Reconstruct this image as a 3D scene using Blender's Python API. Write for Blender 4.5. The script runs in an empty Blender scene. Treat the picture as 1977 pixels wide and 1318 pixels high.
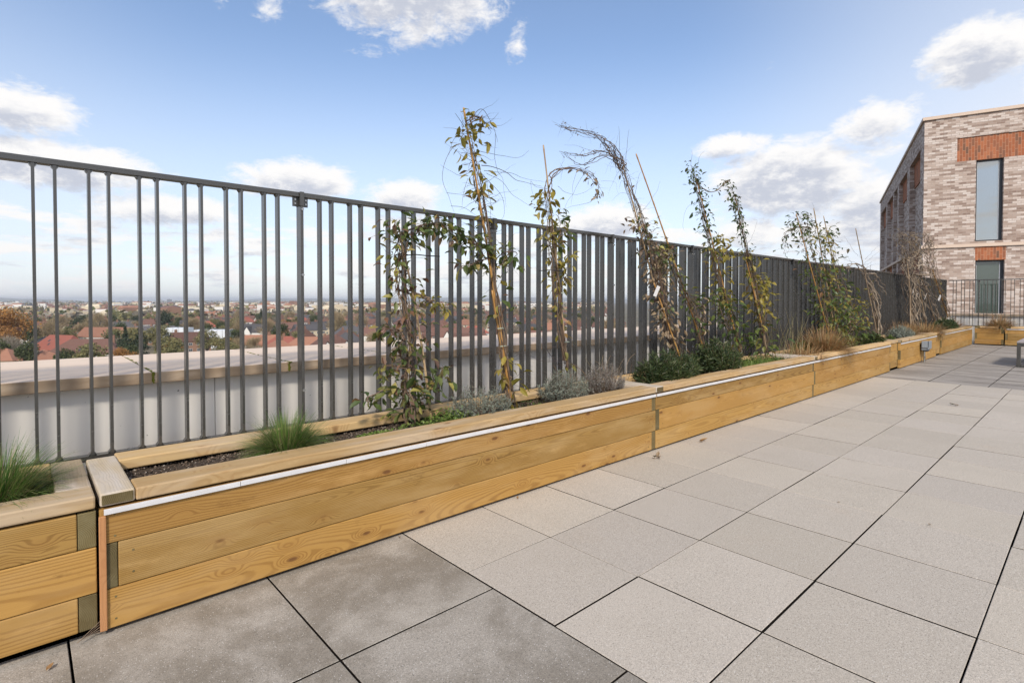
import bpy, bmesh, math, random
from mathutils import Vector, Matrix, noise as mnoise
random.seed(7)
R = math.radians
sc = bpy.context.scene
col = sc.collection

# ------------------------------------------------------------------ camera
H = 1.35; YAW = R(47.7); PITCH = R(1.1); FPX = 1037.0; PW = 1977.0
cam_d = bpy.data.cameras.new('camera'); cam = bpy.data.objects.new('camera', cam_d); col.objects.link(cam)
cam.location = (0, 0, H)
cam.rotation_euler = (R(90) - PITCH, 0, YAW - R(90))
cam_d.sensor_width = 36.0; cam_d.lens = FPX / PW * 36.0
cam_d.shift_y = -58.1 / PW
cam_d.clip_start = 0.05; cam_d.clip_end = 20000
sc.camera = cam

# ------------------------------------------------------------------ sun, sky, exposure
SUN_EL = R(40); SUN_OFF = R(45)                     # hazy sun, left of and behind the camera
sdir = Vector((-math.sin(SUN_OFF) * math.cos(SUN_EL), -math.cos(SUN_OFF) * math.cos(SUN_EL), math.sin(SUN_EL)))
sl = bpy.data.lights.new('sun', 'SUN'); sun = bpy.data.objects.new('sun', sl); col.objects.link(sun)
sl.energy = 3.95; sl.angle = R(7); sl.color = (1.0, 0.91, 0.78)
sun.rotation_euler = sdir.to_track_quat('Z', 'Y').to_euler()

class NT:
    """small helper to write node trees as expressions"""
    def __init__(s, tree): s.t = tree; s.n = tree.nodes; s.l = tree.links
    def node(s, typ, **kw):
        nd = s.n.new(typ)
        for k, v in kw.items(): setattr(nd, k, v)
        return nd
    def put(s, sock, v):
        if isinstance(v, bpy.types.NodeSocket): s.l.new(v, sock)
        else: sock.default_value = v
    def math(s, op, a, b=0.0, c=0.0, clamp=False):
        nd = s.node('ShaderNodeMath', operation=op, use_clamp=clamp)
        s.put(nd.inputs[0], a); s.put(nd.inputs[1], b); s.put(nd.inputs[2], c)
        return nd.outputs[0]
    def vmath(s, op, a, b=(0, 0, 0)):
        nd = s.node('ShaderNodeVectorMath', operation=op)
        s.put(nd.inputs[0], a); s.put(nd.inputs[1], b)
        return nd.outputs[0]
    def comb(s, x, y, z):
        nd = s.node('ShaderNodeCombineXYZ')
        for i, v in enumerate((x, y, z)): s.put(nd.inputs[i], v)
        return nd.outputs[0]
    def sep(s, v):
        nd = s.node('ShaderNodeSeparateXYZ'); s.put(nd.inputs[0], v); return nd.outputs
    def noise(s, v, scale=1.0, detail=2.0, rough=0.5, dist=0.0, out=0):
        nd = s.node('ShaderNodeTexNoise'); s.put(nd.inputs['Vector'], v)
        nd.inputs['Scale'].default_value = scale; nd.inputs['Detail'].default_value = detail
        nd.inputs['Roughness'].default_value = rough; nd.inputs['Distortion'].default_value = dist
        return nd.outputs[out]
    def smooth(s, v, a, b, lo=0.0, hi=1.0):
        nd = s.node('ShaderNodeMapRange', interpolation_type='SMOOTHSTEP')
        s.put(nd.inputs[0], v); s.put(nd.inputs[1], a); s.put(nd.inputs[2], b)
        nd.inputs[3].default_value = lo; nd.inputs[4].default_value = hi
        return nd.outputs[0]
    def lin(s, v, a, b, lo=0.0, hi=1.0):
        nd = s.node('ShaderNodeMapRange'); s.put(nd.inputs[0], v)
        for i, q in enumerate((a, b, lo, hi)): nd.inputs[i + 1].default_value = q
        return nd.outputs[0]
    def mix(s, f, a, b, blend='MIX'):
        nd = s.node('ShaderNodeMix', data_type='RGBA', blend_type=blend)
        s.put(nd.inputs[0], f)
        for i, v in ((6, a), (7, b)):
            if not isinstance(v, bpy.types.NodeSocket) and len(v) == 3: v = (*v, 1)
            s.put(nd.inputs[i], v)
        return nd.outputs[2]
    def ramp(s, f, stops, interp='LINEAR'):
        nd = s.node('ShaderNodeValToRGB'); nd.color_ramp.interpolation = interp
        e = nd.color_ramp.elements
        while len(e) < len(stops): e.new(0.5)
        for q, (p, c) in zip(e, stops): q.position = p; q.color = (*c, 1)
        s.put(nd.inputs[0], f); return nd.outputs[0]

world = bpy.data.worlds.new('World'); sc.world = world; world.use_nodes = True
W = NT(world.node_tree); W.n.clear()
sky = W.node('ShaderNodeTexSky', sky_type='NISHITA'); sky.sun_disc = False
sky.sun_elevation = SUN_EL; sky.sun_rotation = math.atan2(sdir.x, sdir.y)
sky.air_density = 1.0; sky.dust_density = 0.6; sky.ozone_density = 1.3
geo = W.node('ShaderNodeTexCoord')
vdir = W.vmath('NORMALIZE', geo.outputs['Generated'])
dx, dy, dz = W.sep(vdir)
az = W.math('MULTIPLY', W.math('ARCTAN2', dx, dy), 57.2958)     # degrees clockwise from +Y
el = W.math('MULTIPLY', W.math('ARCSINE', dz), 57.2958)

def cloud_group():
    g = bpy.data.node_groups.new('cloud_cover', 'ShaderNodeTree')
    g.interface.new_socket('Az', in_out='INPUT', socket_type='NodeSocketFloat')
    g.interface.new_socket('El', in_out='INPUT', socket_type='NodeSocketFloat')
    g.interface.new_socket('Density', in_out='OUTPUT', socket_type='NodeSocketFloat')
    G = NT(g); gi = G.node('NodeGroupInput'); go = G.node('NodeGroupOutput')
    a, e = gi.outputs[0], gi.outputs[1]
    # clouds get flatter and smaller towards the horizon
    p = G.comb(G.math('MULTIPLY', a, 0.09), G.math('MULTIPLY', e, 0.17), 3.7)
    big = G.noise(p, 1.0, 7.0, 0.56)
    fine = G.noise(G.vmath('ADD', p, (9.1, 2.3, 0)), 3.6, 9.0, 0.70, 0.35)
    low = G.noise(G.comb(G.math('MULTIPLY', a, 0.11), G.math('MULTIPLY', e, 0.42), 11.0), 1.5, 9.0, 0.62)
    # banks of cloud: centre azimuth, elevation, half sizes, weight
    banks = [(30.5, 31.5, 14.5, 9.5, 1.35), (13.4, 27.5, 3.2, 3.0, 0.7), (19.0, 26.5, 3.6, 3.6, 0.55), (43.0, 25.5, 2.2, 3.5, 0.5),
             (-0.5, 14.6, 6.0, 3.0, 1.2), (1.0, 11.0, 11.0, 2.8, 1.25), (10.0, 8.0, 10.0, 2.2, 0.9),
             (20.5, 11.6, 8.5, 2.8, 1.15), (30.5, 10.6, 6.5, 2.8, 1.05), (31.0, 8.0, 9.0, 2.0, 0.8), (52.0, 8.2, 8.0, 3.0, 1.15),
             (65.0, 14.9, 5.0, 1.6, 0.95), (69.5, 11.3, 9.0, 5.0, 1.4), (75.5, 8.5, 5.5, 3.6, 1.0), (76.5, 15.0, 5.0, 4.0, 0.9),
             (66.0, 6.5, 9.0, 3.0, 0.9), (83.0, 19.3, 5.6, 3.1, 1.2), (88.0, 16.0, 3.0, 2.4, 0.9), (44.0, 6.0, 9.0, 2.0, 0.7)]
    acc = None
    for (a0, e0, ra, re, w) in banks:
        u = G.math('MULTIPLY', G.math('SUBTRACT', a, a0), 1.0 / ra)
        v = G.math('MULTIPLY', G.math('SUBTRACT', e, e0), 1.0 / re)
        r2 = G.math('ADD', G.math('MULTIPLY', u, u), G.math('MULTIPLY', v, v))
        f = G.math('MULTIPLY', G.math('SUBTRACT', 1.0, G.math('SQRT', r2)), w, clamp=True)
        acc = f if acc is None else G.math('MAXIMUM', acc, f)
    nz = G.math('ADD', G.math('MULTIPLY', G.math('SUBTRACT', big, 0.5), 2.0), G.math('MULTIPLY', G.math('SUBTRACT', fine, 0.5), 2.6))
    d1 = G.math('ADD', G.math('MULTIPLY', G.math('SUBTRACT', acc, 0.30), 2.3), G.math('MULTIPLY', nz, G.smooth(acc, 0.0, 0.12)))
    # a mottled deck low over the town and everywhere behind the camera
    band = G.smooth(e, 11.5, 6.0)
    back = G.math('MULTIPLY', G.smooth(G.math('ABSOLUTE', G.math('SUBTRACT', a, 45.0)), 62.0, 100.0), 0.75)
    band = G.math('MAXIMUM', band, back)
    d2 = G.math('ADD', G.math('MULTIPLY', G.math('SUBTRACT', low, 0.53), 5.5), G.math('MULTIPLY', G.math('SUBTRACT', band, 0.74), 1.5))
    G.l.new(G.math('MAXIMUM', d1, d2), go.inputs[0])
    return g
cg = cloud_group()
def cover(a, e):
    nd = W.node('ShaderNodeGroup'); nd.node_tree = cg
    W.put(nd.inputs[0], a); W.put(nd.inputs[1], e); return nd.outputs[0]
c0 = cover(az, el)
c1 = cover(W.math('ADD', az, 0.5), W.math('ADD', el, 1.3))      # more cloud overhead means a greyer base
mask = W.math('POWER', W.smooth(c0, -0.12, 0.75), 0.8)
puff = W.noise(W.comb(W.math('MULTIPLY', az, 0.45), W.math('MULTIPLY', el, 0.8), 1.0), 1.0, 8.0, 0.65)
thick = W.math('MULTIPLY', W.smooth(c1, 0.0, 1.25), W.smooth(puff, 0.25, 0.58), clamp=True)
ccol = W.mix(thick, (1.04, 1.02, 1.0), (0.60, 0.63, 0.72))
sky_c = W.vmath('MULTIPLY', sky.outputs[0], (0.186, 0.188, 0.196))
# thin veil of high haze: whitens the blue towards the horizon
veil = W.math('ADD', W.smooth(el, 26.0, 4.0, 0.03, 0.62), W.math('ADD', W.smooth(az, 58.0, 92.0, 0.0, 0.55), W.smooth(az, 14.0, -8.0, 0.0, 0.12)), clamp=True)
sky_c = W.mix(veil, sky_c, (0.85, 0.90, 1.0))
allc = W.mix(W.math('MULTIPLY', mask, 0.96), sky_c, ccol)
hz = W.smooth(el, 3.0, 0.0, 0.0, 0.35)
allc = W.mix(hz, allc, (0.80, 0.85, 0.94))
bg = W.node('ShaderNodeBackground'); W.l.new(allc, bg.inputs[0]); bg.inputs[1].default_value = 1.0
wo = W.node('ShaderNodeOutputWorld'); W.l.new(bg.outputs[0], wo.inputs[0])

sc.view_settings.view_transform = 'Standard'; sc.view_settings.look = 'None'
sc.view_settings.exposure = 0.0; sc.view_settings.gamma = 1.0
sc.cycles.use_denoising = True
sc.cycles.max_bounces = 6; sc.cycles.diffuse_bounces = 3; sc.cycles.glossy_bounces = 3
sc.cycles.transparent_max_bounces = 8; sc.cycles.volume_bounces = 0

# ------------------------------------------------------------------ helpers
def tag(o, label=None, cat=None, group=None, kind=None):
    if label: o['label'] = label
    if cat: o['category'] = cat
    if group: o['group'] = group
    if kind: o['kind'] = kind
    return o

def empty(name, loc=(0, 0, 0), rz=0.0):
    o = bpy.data.objects.new(name, None); o.location = loc; o.rotation_euler = (0, 0, rz)
    o.empty_display_size = 0.1
    col.objects.link(o); return o

class MB:
    def __init__(s): s.v = []; s.f = []; s.m = []
    def quad(s, a, b, c, d, m=0):
        i = len(s.v); s.v += [tuple(a), tuple(b), tuple(c), tuple(d)]; s.f.append((i, i + 1, i + 2, i + 3)); s.m.append(m)
    def tri(s, a, b, c, m=0):
        i = len(s.v); s.v += [tuple(a), tuple(b), tuple(c)]; s.f.append((i, i + 1, i + 2)); s.m.append(m)
    def add(s, vs, fs, m=0):
        i = len(s.v); s.v += [tuple(q) for q in vs]
        for f in fs: s.f.append(tuple(i + k for k in f)); s.m.append(m)
    def box(s, x0, x1, y0, y1, z0, z1, m=0):
        s.add([(x0, y0, z0), (x1, y0, z0), (x1, y1, z0), (x0, y1, z0), (x0, y0, z1), (x1, y0, z1), (x1, y1, z1), (x0, y1, z1)],
              [(0, 3, 2, 1), (4, 5, 6, 7), (0, 1, 5, 4), (1, 2, 6, 5), (2, 3, 7, 6), (3, 0, 4, 7)], m); return s
    def tube(s, pts, rad, n=5, m=0, cap=True):
        pts = [Vector(p) for p in pts]; k = len(pts)
        if k < 2: return s
        rads = rad if isinstance(rad, (list, tuple)) else [rad] * k
        i0 = len(s.v); up = Vector((0.13, 0.21, 0.97))
        for i, p in enumerate(pts):
            t = (pts[min(i + 1, k - 1)] - pts[max(i - 1, 0)])
            if t.length < 1e-9: t = Vector((0, 0, 1))
            t.normalize()
            a = t.cross(up)
            if a.length < 0.05: a = t.cross(Vector((1, 0, 0)))
            a.normalize(); b = t.cross(a)
            for j in range(n):
                an = 2 * math.pi * j / n
                s.v.append(tuple(p + (a * math.cos(an) + b * math.sin(an)) * rads[i]))
        for i in range(k - 1):
            for j in range(n):
                q = i0 + i * n; j2 = (j + 1) % n
                s.f.append((q + j, q + j2, q + n + j2, q + n + j)); s.m.append(m)
        if cap and n > 2:
            s.f.append(tuple(i0 + j for j in range(n))[::-1]); s.m.append(m)
            s.f.append(tuple(i0 + (k - 1) * n + j for j in range(n))); s.m.append(m)
        return s
    def build(s, name, mats, parent=None, smooth=False, loc=None, local=False, bevel=0.0, recalc=False):
        """verts are in world space; they are moved into the parent's (or loc's) space unless local=True"""
        me = bpy.data.meshes.new(name)
        v = s.v
        if not local:
            o_ = Vector((0, 0, 0))
            if parent is not None:
                o_ = world_loc(parent)
            if loc is not None: o_ = Vector(loc)
            v = [(q[0] - o_.x, q[1] - o_.y, q[2] - o_.z) for q in v]
        me.from_pydata(v, [], s.f)
        if not isinstance(mats, (list, tuple)): mats = [mats]
        for mt in mats: me.materials.append(mt)
        if len(mats) > 1: me.polygons.foreach_set('material_index', s.m)
        if recalc:
            bm = bmesh.new(); bm.from_mesh(me); bmesh.ops.recalc_face_normals(bm, faces=bm.faces); bm.to_mesh(me); bm.free()
        if smooth: me.polygons.foreach_set('use_smooth', [True] * len(me.polygons))
        me.update()
        o = bpy.data.objects.new(name, me); col.objects.link(o)
        if parent is not None:
            o.parent = parent
            if loc is not None: o.location = Vector(loc) - world_loc(parent)
        elif loc is not None: o.location = loc
        if bevel:
            b = o.modifiers.new('bevel', 'BEVEL'); b.width = bevel; b.segments = 2; b.limit_method = 'ANGLE'
        return o
def world_loc(o):
    p = Vector(o.location)
    while o.parent is not None: o = o.parent; p = p + Vector(o.location)
    return p
def children(o): return [c for c in bpy.data.objects if c.parent is o]
def copy_tree(o, kids, loc, rz, parent=None):
    c = o.copy(); col.objects.link(c); c.location = loc; c.rotation_euler = (0, 0, rz)
    for k, gk in kids:
        d = k.copy(); col.objects.link(d); d.parent = c
        for g in gk:
            e = g.copy(); col.objects.link(e); e.parent = d
    return c
def kids_of(o): return [(k, children(k)) for k in children(o)]

fwd = Vector((math.cos(YAW), math.sin(YAW), 0)); rgt = Vector((math.sin(YAW), -math.cos(YAW), 0))
F3 = fwd * math.cos(PITCH) - Vector((0, 0, 1)) * math.sin(PITCH); U3 = fwd * math.sin(PITCH) + Vector((0, 0, 1)) * math.cos(PITCH)
def ray(px, py): return F3 + rgt * ((px - 988.5) / FPX) - U3 * ((py - 600.9) / FPX)
def atY(px, py, Y):                # survey helper: the point of the plane y = Y seen at that spot of the photo
    r = ray(px, py); return Vector((0, 0, H)) + r * (Y / r.y)
def atZ(px, py, z):
    r = ray(px, py); return Vector((0, 0, H)) + r * ((z - H) / r.z)
def ground_dir(px, depth):         # a point of the town at that bearing and depth
    p = fwd * depth + rgt * ((px - 988.5) / FPX * depth); return p.x, p.y

# ------------------------------------------------------------------ materials
def mat(name):
    m = bpy.data.materials.new(name); m.use_nodes = True
    T = NT(m.node_tree); T.n.clear()
    out = T.node('ShaderNodeOutputMaterial'); b = T.node('ShaderNodeBsdfPrincipled')
    T.l.new(b.outputs[0], out.inputs[0]); T.b = b; T.out = out
    return m, T
def rgb(c): return (*c, 1.0)
def simple(name, c, rough=0.7, metal=0.0, var=0.15, scale=8.0, spec=0.5, bump=0.0, bscale=60.0):
    m, T = mat(name)
    tc = T.node('ShaderNodeTexCoord').outputs['Object']
    n = T.noise(tc, scale, 5.0, 0.6)
    T.put(T.b.inputs['Base Color'], T.mix(n, tuple(q * (1 - var) for q in c), tuple(min(1, q * (1 + var)) for q in c)))
    T.b.inputs['Roughness'].default_value = rough; T.b.inputs['Metallic'].default_value = metal
    T.b.inputs['Specular IOR Level'].default_value = spec
    if bump:
        bn = T.node('ShaderNodeBump'); bn.inputs['Strength'].default_value = bump; bn.inputs['Distance'].default_value = 0.002
        T.l.new(T.noise(tc, bscale, 4.0, 0.6), bn.inputs['Height']); T.l.new(bn.outputs[0], T.b.inputs['Normal'])
    return m
def set_bump(T, h, strength, dist):
    bn = T.node('ShaderNodeBump'); bn.inputs['Strength'].default_value = strength; bn.inputs['Distance'].default_value = dist
    T.l.new(h, bn.inputs['Height']); T.l.new(bn.outputs[0], T.b.inputs['Normal'])

def wood(name, light, dark, drop='y', knot=(0.10, 0.045, 0.02), ring=0.0075, rstr=0.6, weather=0.25, wcol=(0.42, 0.36, 0.28)):
    """sawn pine: growth rings round a pith beside the board, knots, long streaks; grain runs along local X"""
    m, T = mat(name)
    tc = T.node('ShaderNodeTexCoord').outputs['Object']
    oi = T.node('ShaderNodeObjectInfo').outputs['Random']
    rv = T.comb(T.math('MULTIPLY', oi, 61.7), T.math('MULTIPLY', oi, 5.1), T.math('MULTIPLY', oi, 7.3))
    p = T.vmath('ADD', tc, rv)
    x, y, z = T.sep(tc); px_, _, _ = T.sep(p)
    # knots
    kv = T.node('ShaderNodeTexVoronoi'); kv.feature = 'F1'
    T.put(kv.inputs['Vector'], T.vmath('ADD', T.vmath('MULTIPLY', tc, (3.8, 0.0, 10.0) if drop == 'y' else (3.8, 10.0, 0.0)), rv)); kv.voronoi_dimensions = '3D'; kv.inputs['Scale'].default_value = 1.0
    kv.inputs['Randomness'].default_value = 0.95
    kd = kv.outputs['Distance']; kr = T.sep(kv.outputs['Color'])[0]
    on = T.math('GREATER_THAN', kr, 0.30)
    kn = T.math('MULTIPLY', T.smooth(kd, 0.14, 0.06), on)
    halo = T.math('MULTIPLY', T.smooth(kd, 0.42, 0.0), on)
    # pith
    cy = T.math('MULTIPLY_ADD', T.math('SINE', T.math('MULTIPLY', oi, 91.0)), 0.07, 0.05)
    cz = T.math('MULTIPLY', T.math('SINE', T.math('MULTIPLY', oi, 47.0)), 0.06)
    wob = T.noise(T.vmath('MULTIPLY', p, (0.55, 0.6, 0.6)), 1.0, 2.0, 0.5)
    wob2 = T.noise(T.vmath('MULTIPLY', p, (3.0, 9.0, 9.0)), 1.0, 3.0, 0.5)
    yy = T.math('ADD', T.math('SUBTRACT', y, cy), T.math('MULTIPLY', T.math('SUBTRACT', wob, 0.5), 0.16))
    zz = T.math('ADD', T.math('SUBTRACT', z, cz), T.math('MULTIPLY', T.math('SUBTRACT', wob2, 0.5), 0.02))
    rr = T.math('SQRT', T.math('ADD', T.math('MULTIPLY', yy, yy), T.math('MULTIPLY', zz, zz)))
    rr = T.math('ADD', rr, T.math('MULTIPLY', halo, 0.034))
    s = T.math('SINE', T.math('MULTIPLY', rr, 2 * math.pi / ring))
    rg = T.smooth(s, -0.2, 1.0)
    streak = T.noise(T.vmath('MULTIPLY', p, (2.5, 160, 160)), 1.0, 3.0, 0.6)
    rv2 = T.noise(T.vmath('MULTIPLY', p, (0.8, 12, 12)), 1.0, 3.0, 0.6)
    base = T.mix(T.math('MULTIPLY', rg, T.lin(rv2, 0.3, 0.7, rstr * 0.55, rstr * 1.45)), light, dark)
    base = T.mix(T.math('MULTIPLY', streak, 0.35), base, dark)
    tone = T.lin(T.math('FRACT', T.math('MULTIPLY', oi, 13.7)), 0, 1, 0.70, 1.18)
    base = T.vmath('MULTIPLY', base, T.comb(tone, tone, tone))
    big = T.noise(T.vmath('MULTIPLY', p, (1.4, 7, 7)), 1.0, 4.0, 0.6)
    base = T.mix(T.smooth(big, 0.42, 0.68, 0.0, weather), base, wcol)
    dirt = T.noise(T.vmath('MULTIPLY', p, (5, 14, 14)), 1.0, 6.0, 0.7)
    base = T.mix(T.smooth(dirt, 0.60, 0.72, 0.0, 0.45), base, tuple(q * 0.55 for q in dark))
    pale = T.noise(T.vmath('MULTIPLY', T.vmath('ADD', p, (3, 3, 3)), (2.2, 9, 9)), 1.0, 6.0, 0.7)
    base = T.mix(T.smooth(pale, 0.56, 0.74, 0.0, 0.35), base, tuple(min(1, q * 1.35 + .06) for q in light))
    hue = T.math('FRACT', T.math('MULTIPLY', oi, 29.3))
    base = T.mix(T.math('MULTIPLY', hue, 0.22), base, (light[0], light[1] * 0.72, light[2] * 0.55))
    base = T.mix(T.math('MULTIPLY', kn, 0.85), base, knot)
    base = T.mix(T.math('MULTIPLY', halo, 0.25), base, (dark[0], dark[1] * 0.75, dark[2] * 0.6))
    T.put(T.b.inputs['Base Color'], base)
    T.b.inputs['Roughness'].default_value = 0.72; T.b.inputs['Specular IOR Level'].default_value = 0.3
    set_bump(T, T.math('ADD', T.math('MULTIPLY', rg, -0.6), T.math('MULTIPLY', streak, 0.8)), 0.5, 0.0012)
    return m

M = {}
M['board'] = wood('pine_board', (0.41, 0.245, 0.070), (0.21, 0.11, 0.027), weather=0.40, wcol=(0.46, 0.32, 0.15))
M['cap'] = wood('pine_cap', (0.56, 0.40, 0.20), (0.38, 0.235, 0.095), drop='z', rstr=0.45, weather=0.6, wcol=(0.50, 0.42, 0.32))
M['block'] = wood('weathered_cross_timber', (0.46, 0.38, 0.27), (0.30, 0.24, 0.16), rstr=0.35, weather=0.9, wcol=(0.52, 0.47, 0.42))
M['end'] = wood('green_end_grain', (0.17, 0.135, 0.06), (0.085, 0.066, 0.026), ring=0.006, rstr=0.9, weather=0.5, wcol=(0.2, 0.17, 0.09))
M['trim'] = wood('reddish_trim', (0.46, 0.23, 0.10), (0.34, 0.15, 0.06), rstr=0.3, weather=0.1)
M['strip'] = simple('white_strip_plastic', (0.60, 0.60, 0.61), 0.45, var=0.16, scale=9)
M['liner'] = simple('black_liner', (0.012, 0.012, 0.013), 0.45, var=0.3, scale=30, bump=0.6, bscale=40)
M['cane'] = None
M['black'] = simple('black_plastic', (0.015, 0.015, 0.016), 0.4)
M['tagw'] = simple('white_plastic_tag', (0.8, 0.8, 0.8), 0.35, var=0.05)
M['tagp'] = simple('pink_plant_tag', (0.55, 0.35, 0.30), 0.5, var=0.3, scale=60)
M['clip'] = simple('pale_green_tie', (0.35, 0.40, 0.32), 0.5)

# concrete slabs
def slab_mat(name, base, damp, light, d0, d1, stretch=(1, 1, 1), warm=0.5, dsc=1.0):
    m, T = mat(name)
    tc = T.node('ShaderNodeTexCoord').outputs['Object']
    isl = T.node('ShaderNodeNewGeometry').outputs['Random Per Island']
    p = T.vmath('ADD', tc, T.comb(T.math('MULTIPLY', isl, 37.0), T.math('MULTIPLY', isl, 11.0), 0.0))
    tone = T.lin(isl, 0, 1, 0.92, 1.06)
    c = T.vmath('MULTIPLY', T.mix(T.math('FRACT', T.math('MULTIPLY', isl, 7.7)), base, tuple(b * k for b, k in zip(base, (0.98, 0.985, 1.02)))), T.comb(tone, tone, tone))
    cloud = T.noise(p, 2.2, 5.0, 0.6)
    c = T.mix(T.smooth(cloud, 0.35, 0.75, 0.0, 0.35), c, tuple(b * 0.86 for b in base))
    c = T.mix(T.smooth(T.noise(T.vmath('ADD', p, (5, 5, 0)), 1.3, 4, 0.6), 0.6, 0.8, 0.0, 0.5 * warm), c, (base[0] * 1.02, base[1] * 0.88, base[2] * 0.76))
    # damp stains; on the far slabs also shadow streaks painted as colour
    dn = T.noise(T.vmath('MULTIPLY', tc, tuple(q * 1.0 for q in stretch)), 1.25 * dsc, 10.0, 0.70, 0.3)
    dm = T.smooth(dn, d0, d1)
    c = T.mix(dm, c, damp)
    fine = T.noise(tc, 240.0, 2.0, 0.8)
    mid = T.noise(tc, 95.0, 3.0, 0.75)
    v = T.math('ADD', T.lin(fine, 0.25, 0.75, 0.56, 1.44), T.math('MULTIPLY', T.math('SUBTRACT', mid, 0.5), 0.7))
    c = T.vmath('MULTIPLY', c, T.comb(v, v, v))
    vo = T.node('ShaderNodeTexVoronoi'); T.put(vo.inputs['Vector'], tc); vo.inputs['Scale'].default_value = 150.0
    rnd = T.sep(vo.outputs['Color'])
    dot = T.math('MULTIPLY', T.math('LESS_THAN', vo.outputs['Distance'], 0.30), T.math('GREATER_THAN', rnd[0], 0.80))
    c = T.mix(T.math('MULTIPLY', dot, 0.8), c, T.mix(T.math('GREATER_THAN', rnd[1], 0.45), (0.10, 0.09, 0.08), light))
    T.put(T.b.inputs['Base Color'], c)
    T.put(T.b.inputs['Roughness'], T.math('MULTIPLY_ADD', dm, -0.28, 0.88))
    T.b.inputs['Specular IOR Level'].default_value = 0.35
    set_bump(T, T.math('ADD', fine, mid), 0.35, 0.0012)
    return m
M['slab'] = slab_mat('concrete_slab', (0.425, 0.378, 0.318), (0.335, 0.29, 0.235), (0.62, 0.60, 0.56), 0.62, 0.80)
M['slab_near'] = slab_mat('damp_concrete_slab', (0.355, 0.322, 0.278), (0.215, 0.19, 0.157), (0.55, 0.53, 0.5), 0.35, 0.60, warm=0.1, dsc=1.6)
M['slab_far'] = slab_mat('shadow_streaked_slab', (0.33, 0.30, 0.265), (0.17, 0.15, 0.13), (0.55, 0.5, 0.48), 0.42, 0.60, stretch=(2.6, 0.22, 1), dsc=2.0)  # darker damp slabs; streaks along Y are shadow painted into the colour
M['joint'] = simple('dark_joint', (0.018, 0.016, 0.014), 1.0, spec=0.0)

def metal_dark():
    m, T = mat('powder_coated_steel')
    tc = T.node('ShaderNodeTexCoord').outputs['Object']
    n = T.noise(tc, 6.0, 4.0, 0.6)
    T.put(T.b.inputs['Base Color'], T.mix(n, (0.034, 0.033, 0.031), (0.050, 0.048, 0.044)))
    T.b.inputs['Metallic'].default_value = 0.0
    T.put(T.b.inputs['Roughness'], T.lin(n, 0.3, 0.7, 0.20, 0.32))
    T.b.inputs['Specular IOR Level'].default_value = 1.0
    return m
M['metal'] = metal_dark()
M['bolt'] = simple('zinc_bolt', (0.45, 0.45, 0.44), 0.3, metal=1.0)
def wall_metal():
    m, T = mat('pale_grey_cladding')
    tc = T.node('ShaderNodeTexCoord').outputs['Object']
    n = T.noise(T.vmath('MULTIPLY', tc, (1, 1, 3)), 1.3, 4.0, 0.6)
    c = T.mix(n, (0.80, 0.77, 0.72), (0.87, 0.84, 0.79))
    sp = T.noise(tc, 38.0, 2.0, 0.5)
    c = T.mix(T.smooth(sp, 0.745, 0.80), c, (0.18, 0.16, 0.13))
    T.put(T.b.inputs['Base Color'], c); T.b.inputs['Roughness'].default_value = 0.30; T.b.inputs['Metallic'].default_value = 0.0
    return m
M['clad'] = wall_metal()
def stone():
    m, T = mat('buff_coping_stone')
    tc = T.node('ShaderNodeTexCoord').outputs['Object']
    x, y, z = T.sep(tc)
    n = T.noise(T.vmath('MULTIPLY', tc, (0.9, 5.0, 5.0)), 1.0, 6.0, 0.65)
    c = T.mix(T.smooth(n, 0.3, 0.75), (0.68, 0.54, 0.42), (0.77, 0.63, 0.51))
    ln = T.noise(T.vmath('MULTIPLY', tc, (0.25, 26.0, 1.0)), 1.0, 3.0, 0.5)
    c = T.mix(T.smooth(ln, 0.52, 0.66, 0.0, 0.4), c, (0.66, 0.55, 0.47))
    # side faces take a browner, mottled tone
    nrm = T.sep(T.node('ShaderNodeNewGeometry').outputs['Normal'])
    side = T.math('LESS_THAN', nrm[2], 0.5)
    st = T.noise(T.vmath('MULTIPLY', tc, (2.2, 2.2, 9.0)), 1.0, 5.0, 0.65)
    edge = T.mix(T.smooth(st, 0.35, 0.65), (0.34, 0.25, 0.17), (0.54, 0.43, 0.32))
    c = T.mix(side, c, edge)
    fine = T.noise(tc, 300.0, 2.0, 0.6)
    c = T.mix(T.math('MULTIPLY', fine, 0.25), c, (0.25, 0.18, 0.12))
    T.put(T.b.inputs['Base Color'], c); T.b.inputs['Roughness'].default_value = 0.85
    return m
M['stone'] = stone()
M['moss'] = simple('moss', (0.13, 0.14, 0.015), 0.95, var=0.5, scale=90, bump=0.8)

def soil_mat():
    m, T = mat('dark_compost')
    tc = T.node('ShaderNodeTexCoord').outputs['Object']
    n = T.noise(tc, 60.0, 6.0, 0.7)
    T.put(T.b.inputs['Base Color'], T.ramp(n, [(0.3, (0.018, 0.012, 0.008)), (0.55, (0.06, 0.042, 0.028)), (0.75, (0.14, 0.10, 0.07))]))
    T.b.inputs['Roughness'].default_value = 0.95
    set_bump(T, n, 1.0, 0.012)
    return m
M['soil'] = soil_mat()

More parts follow.
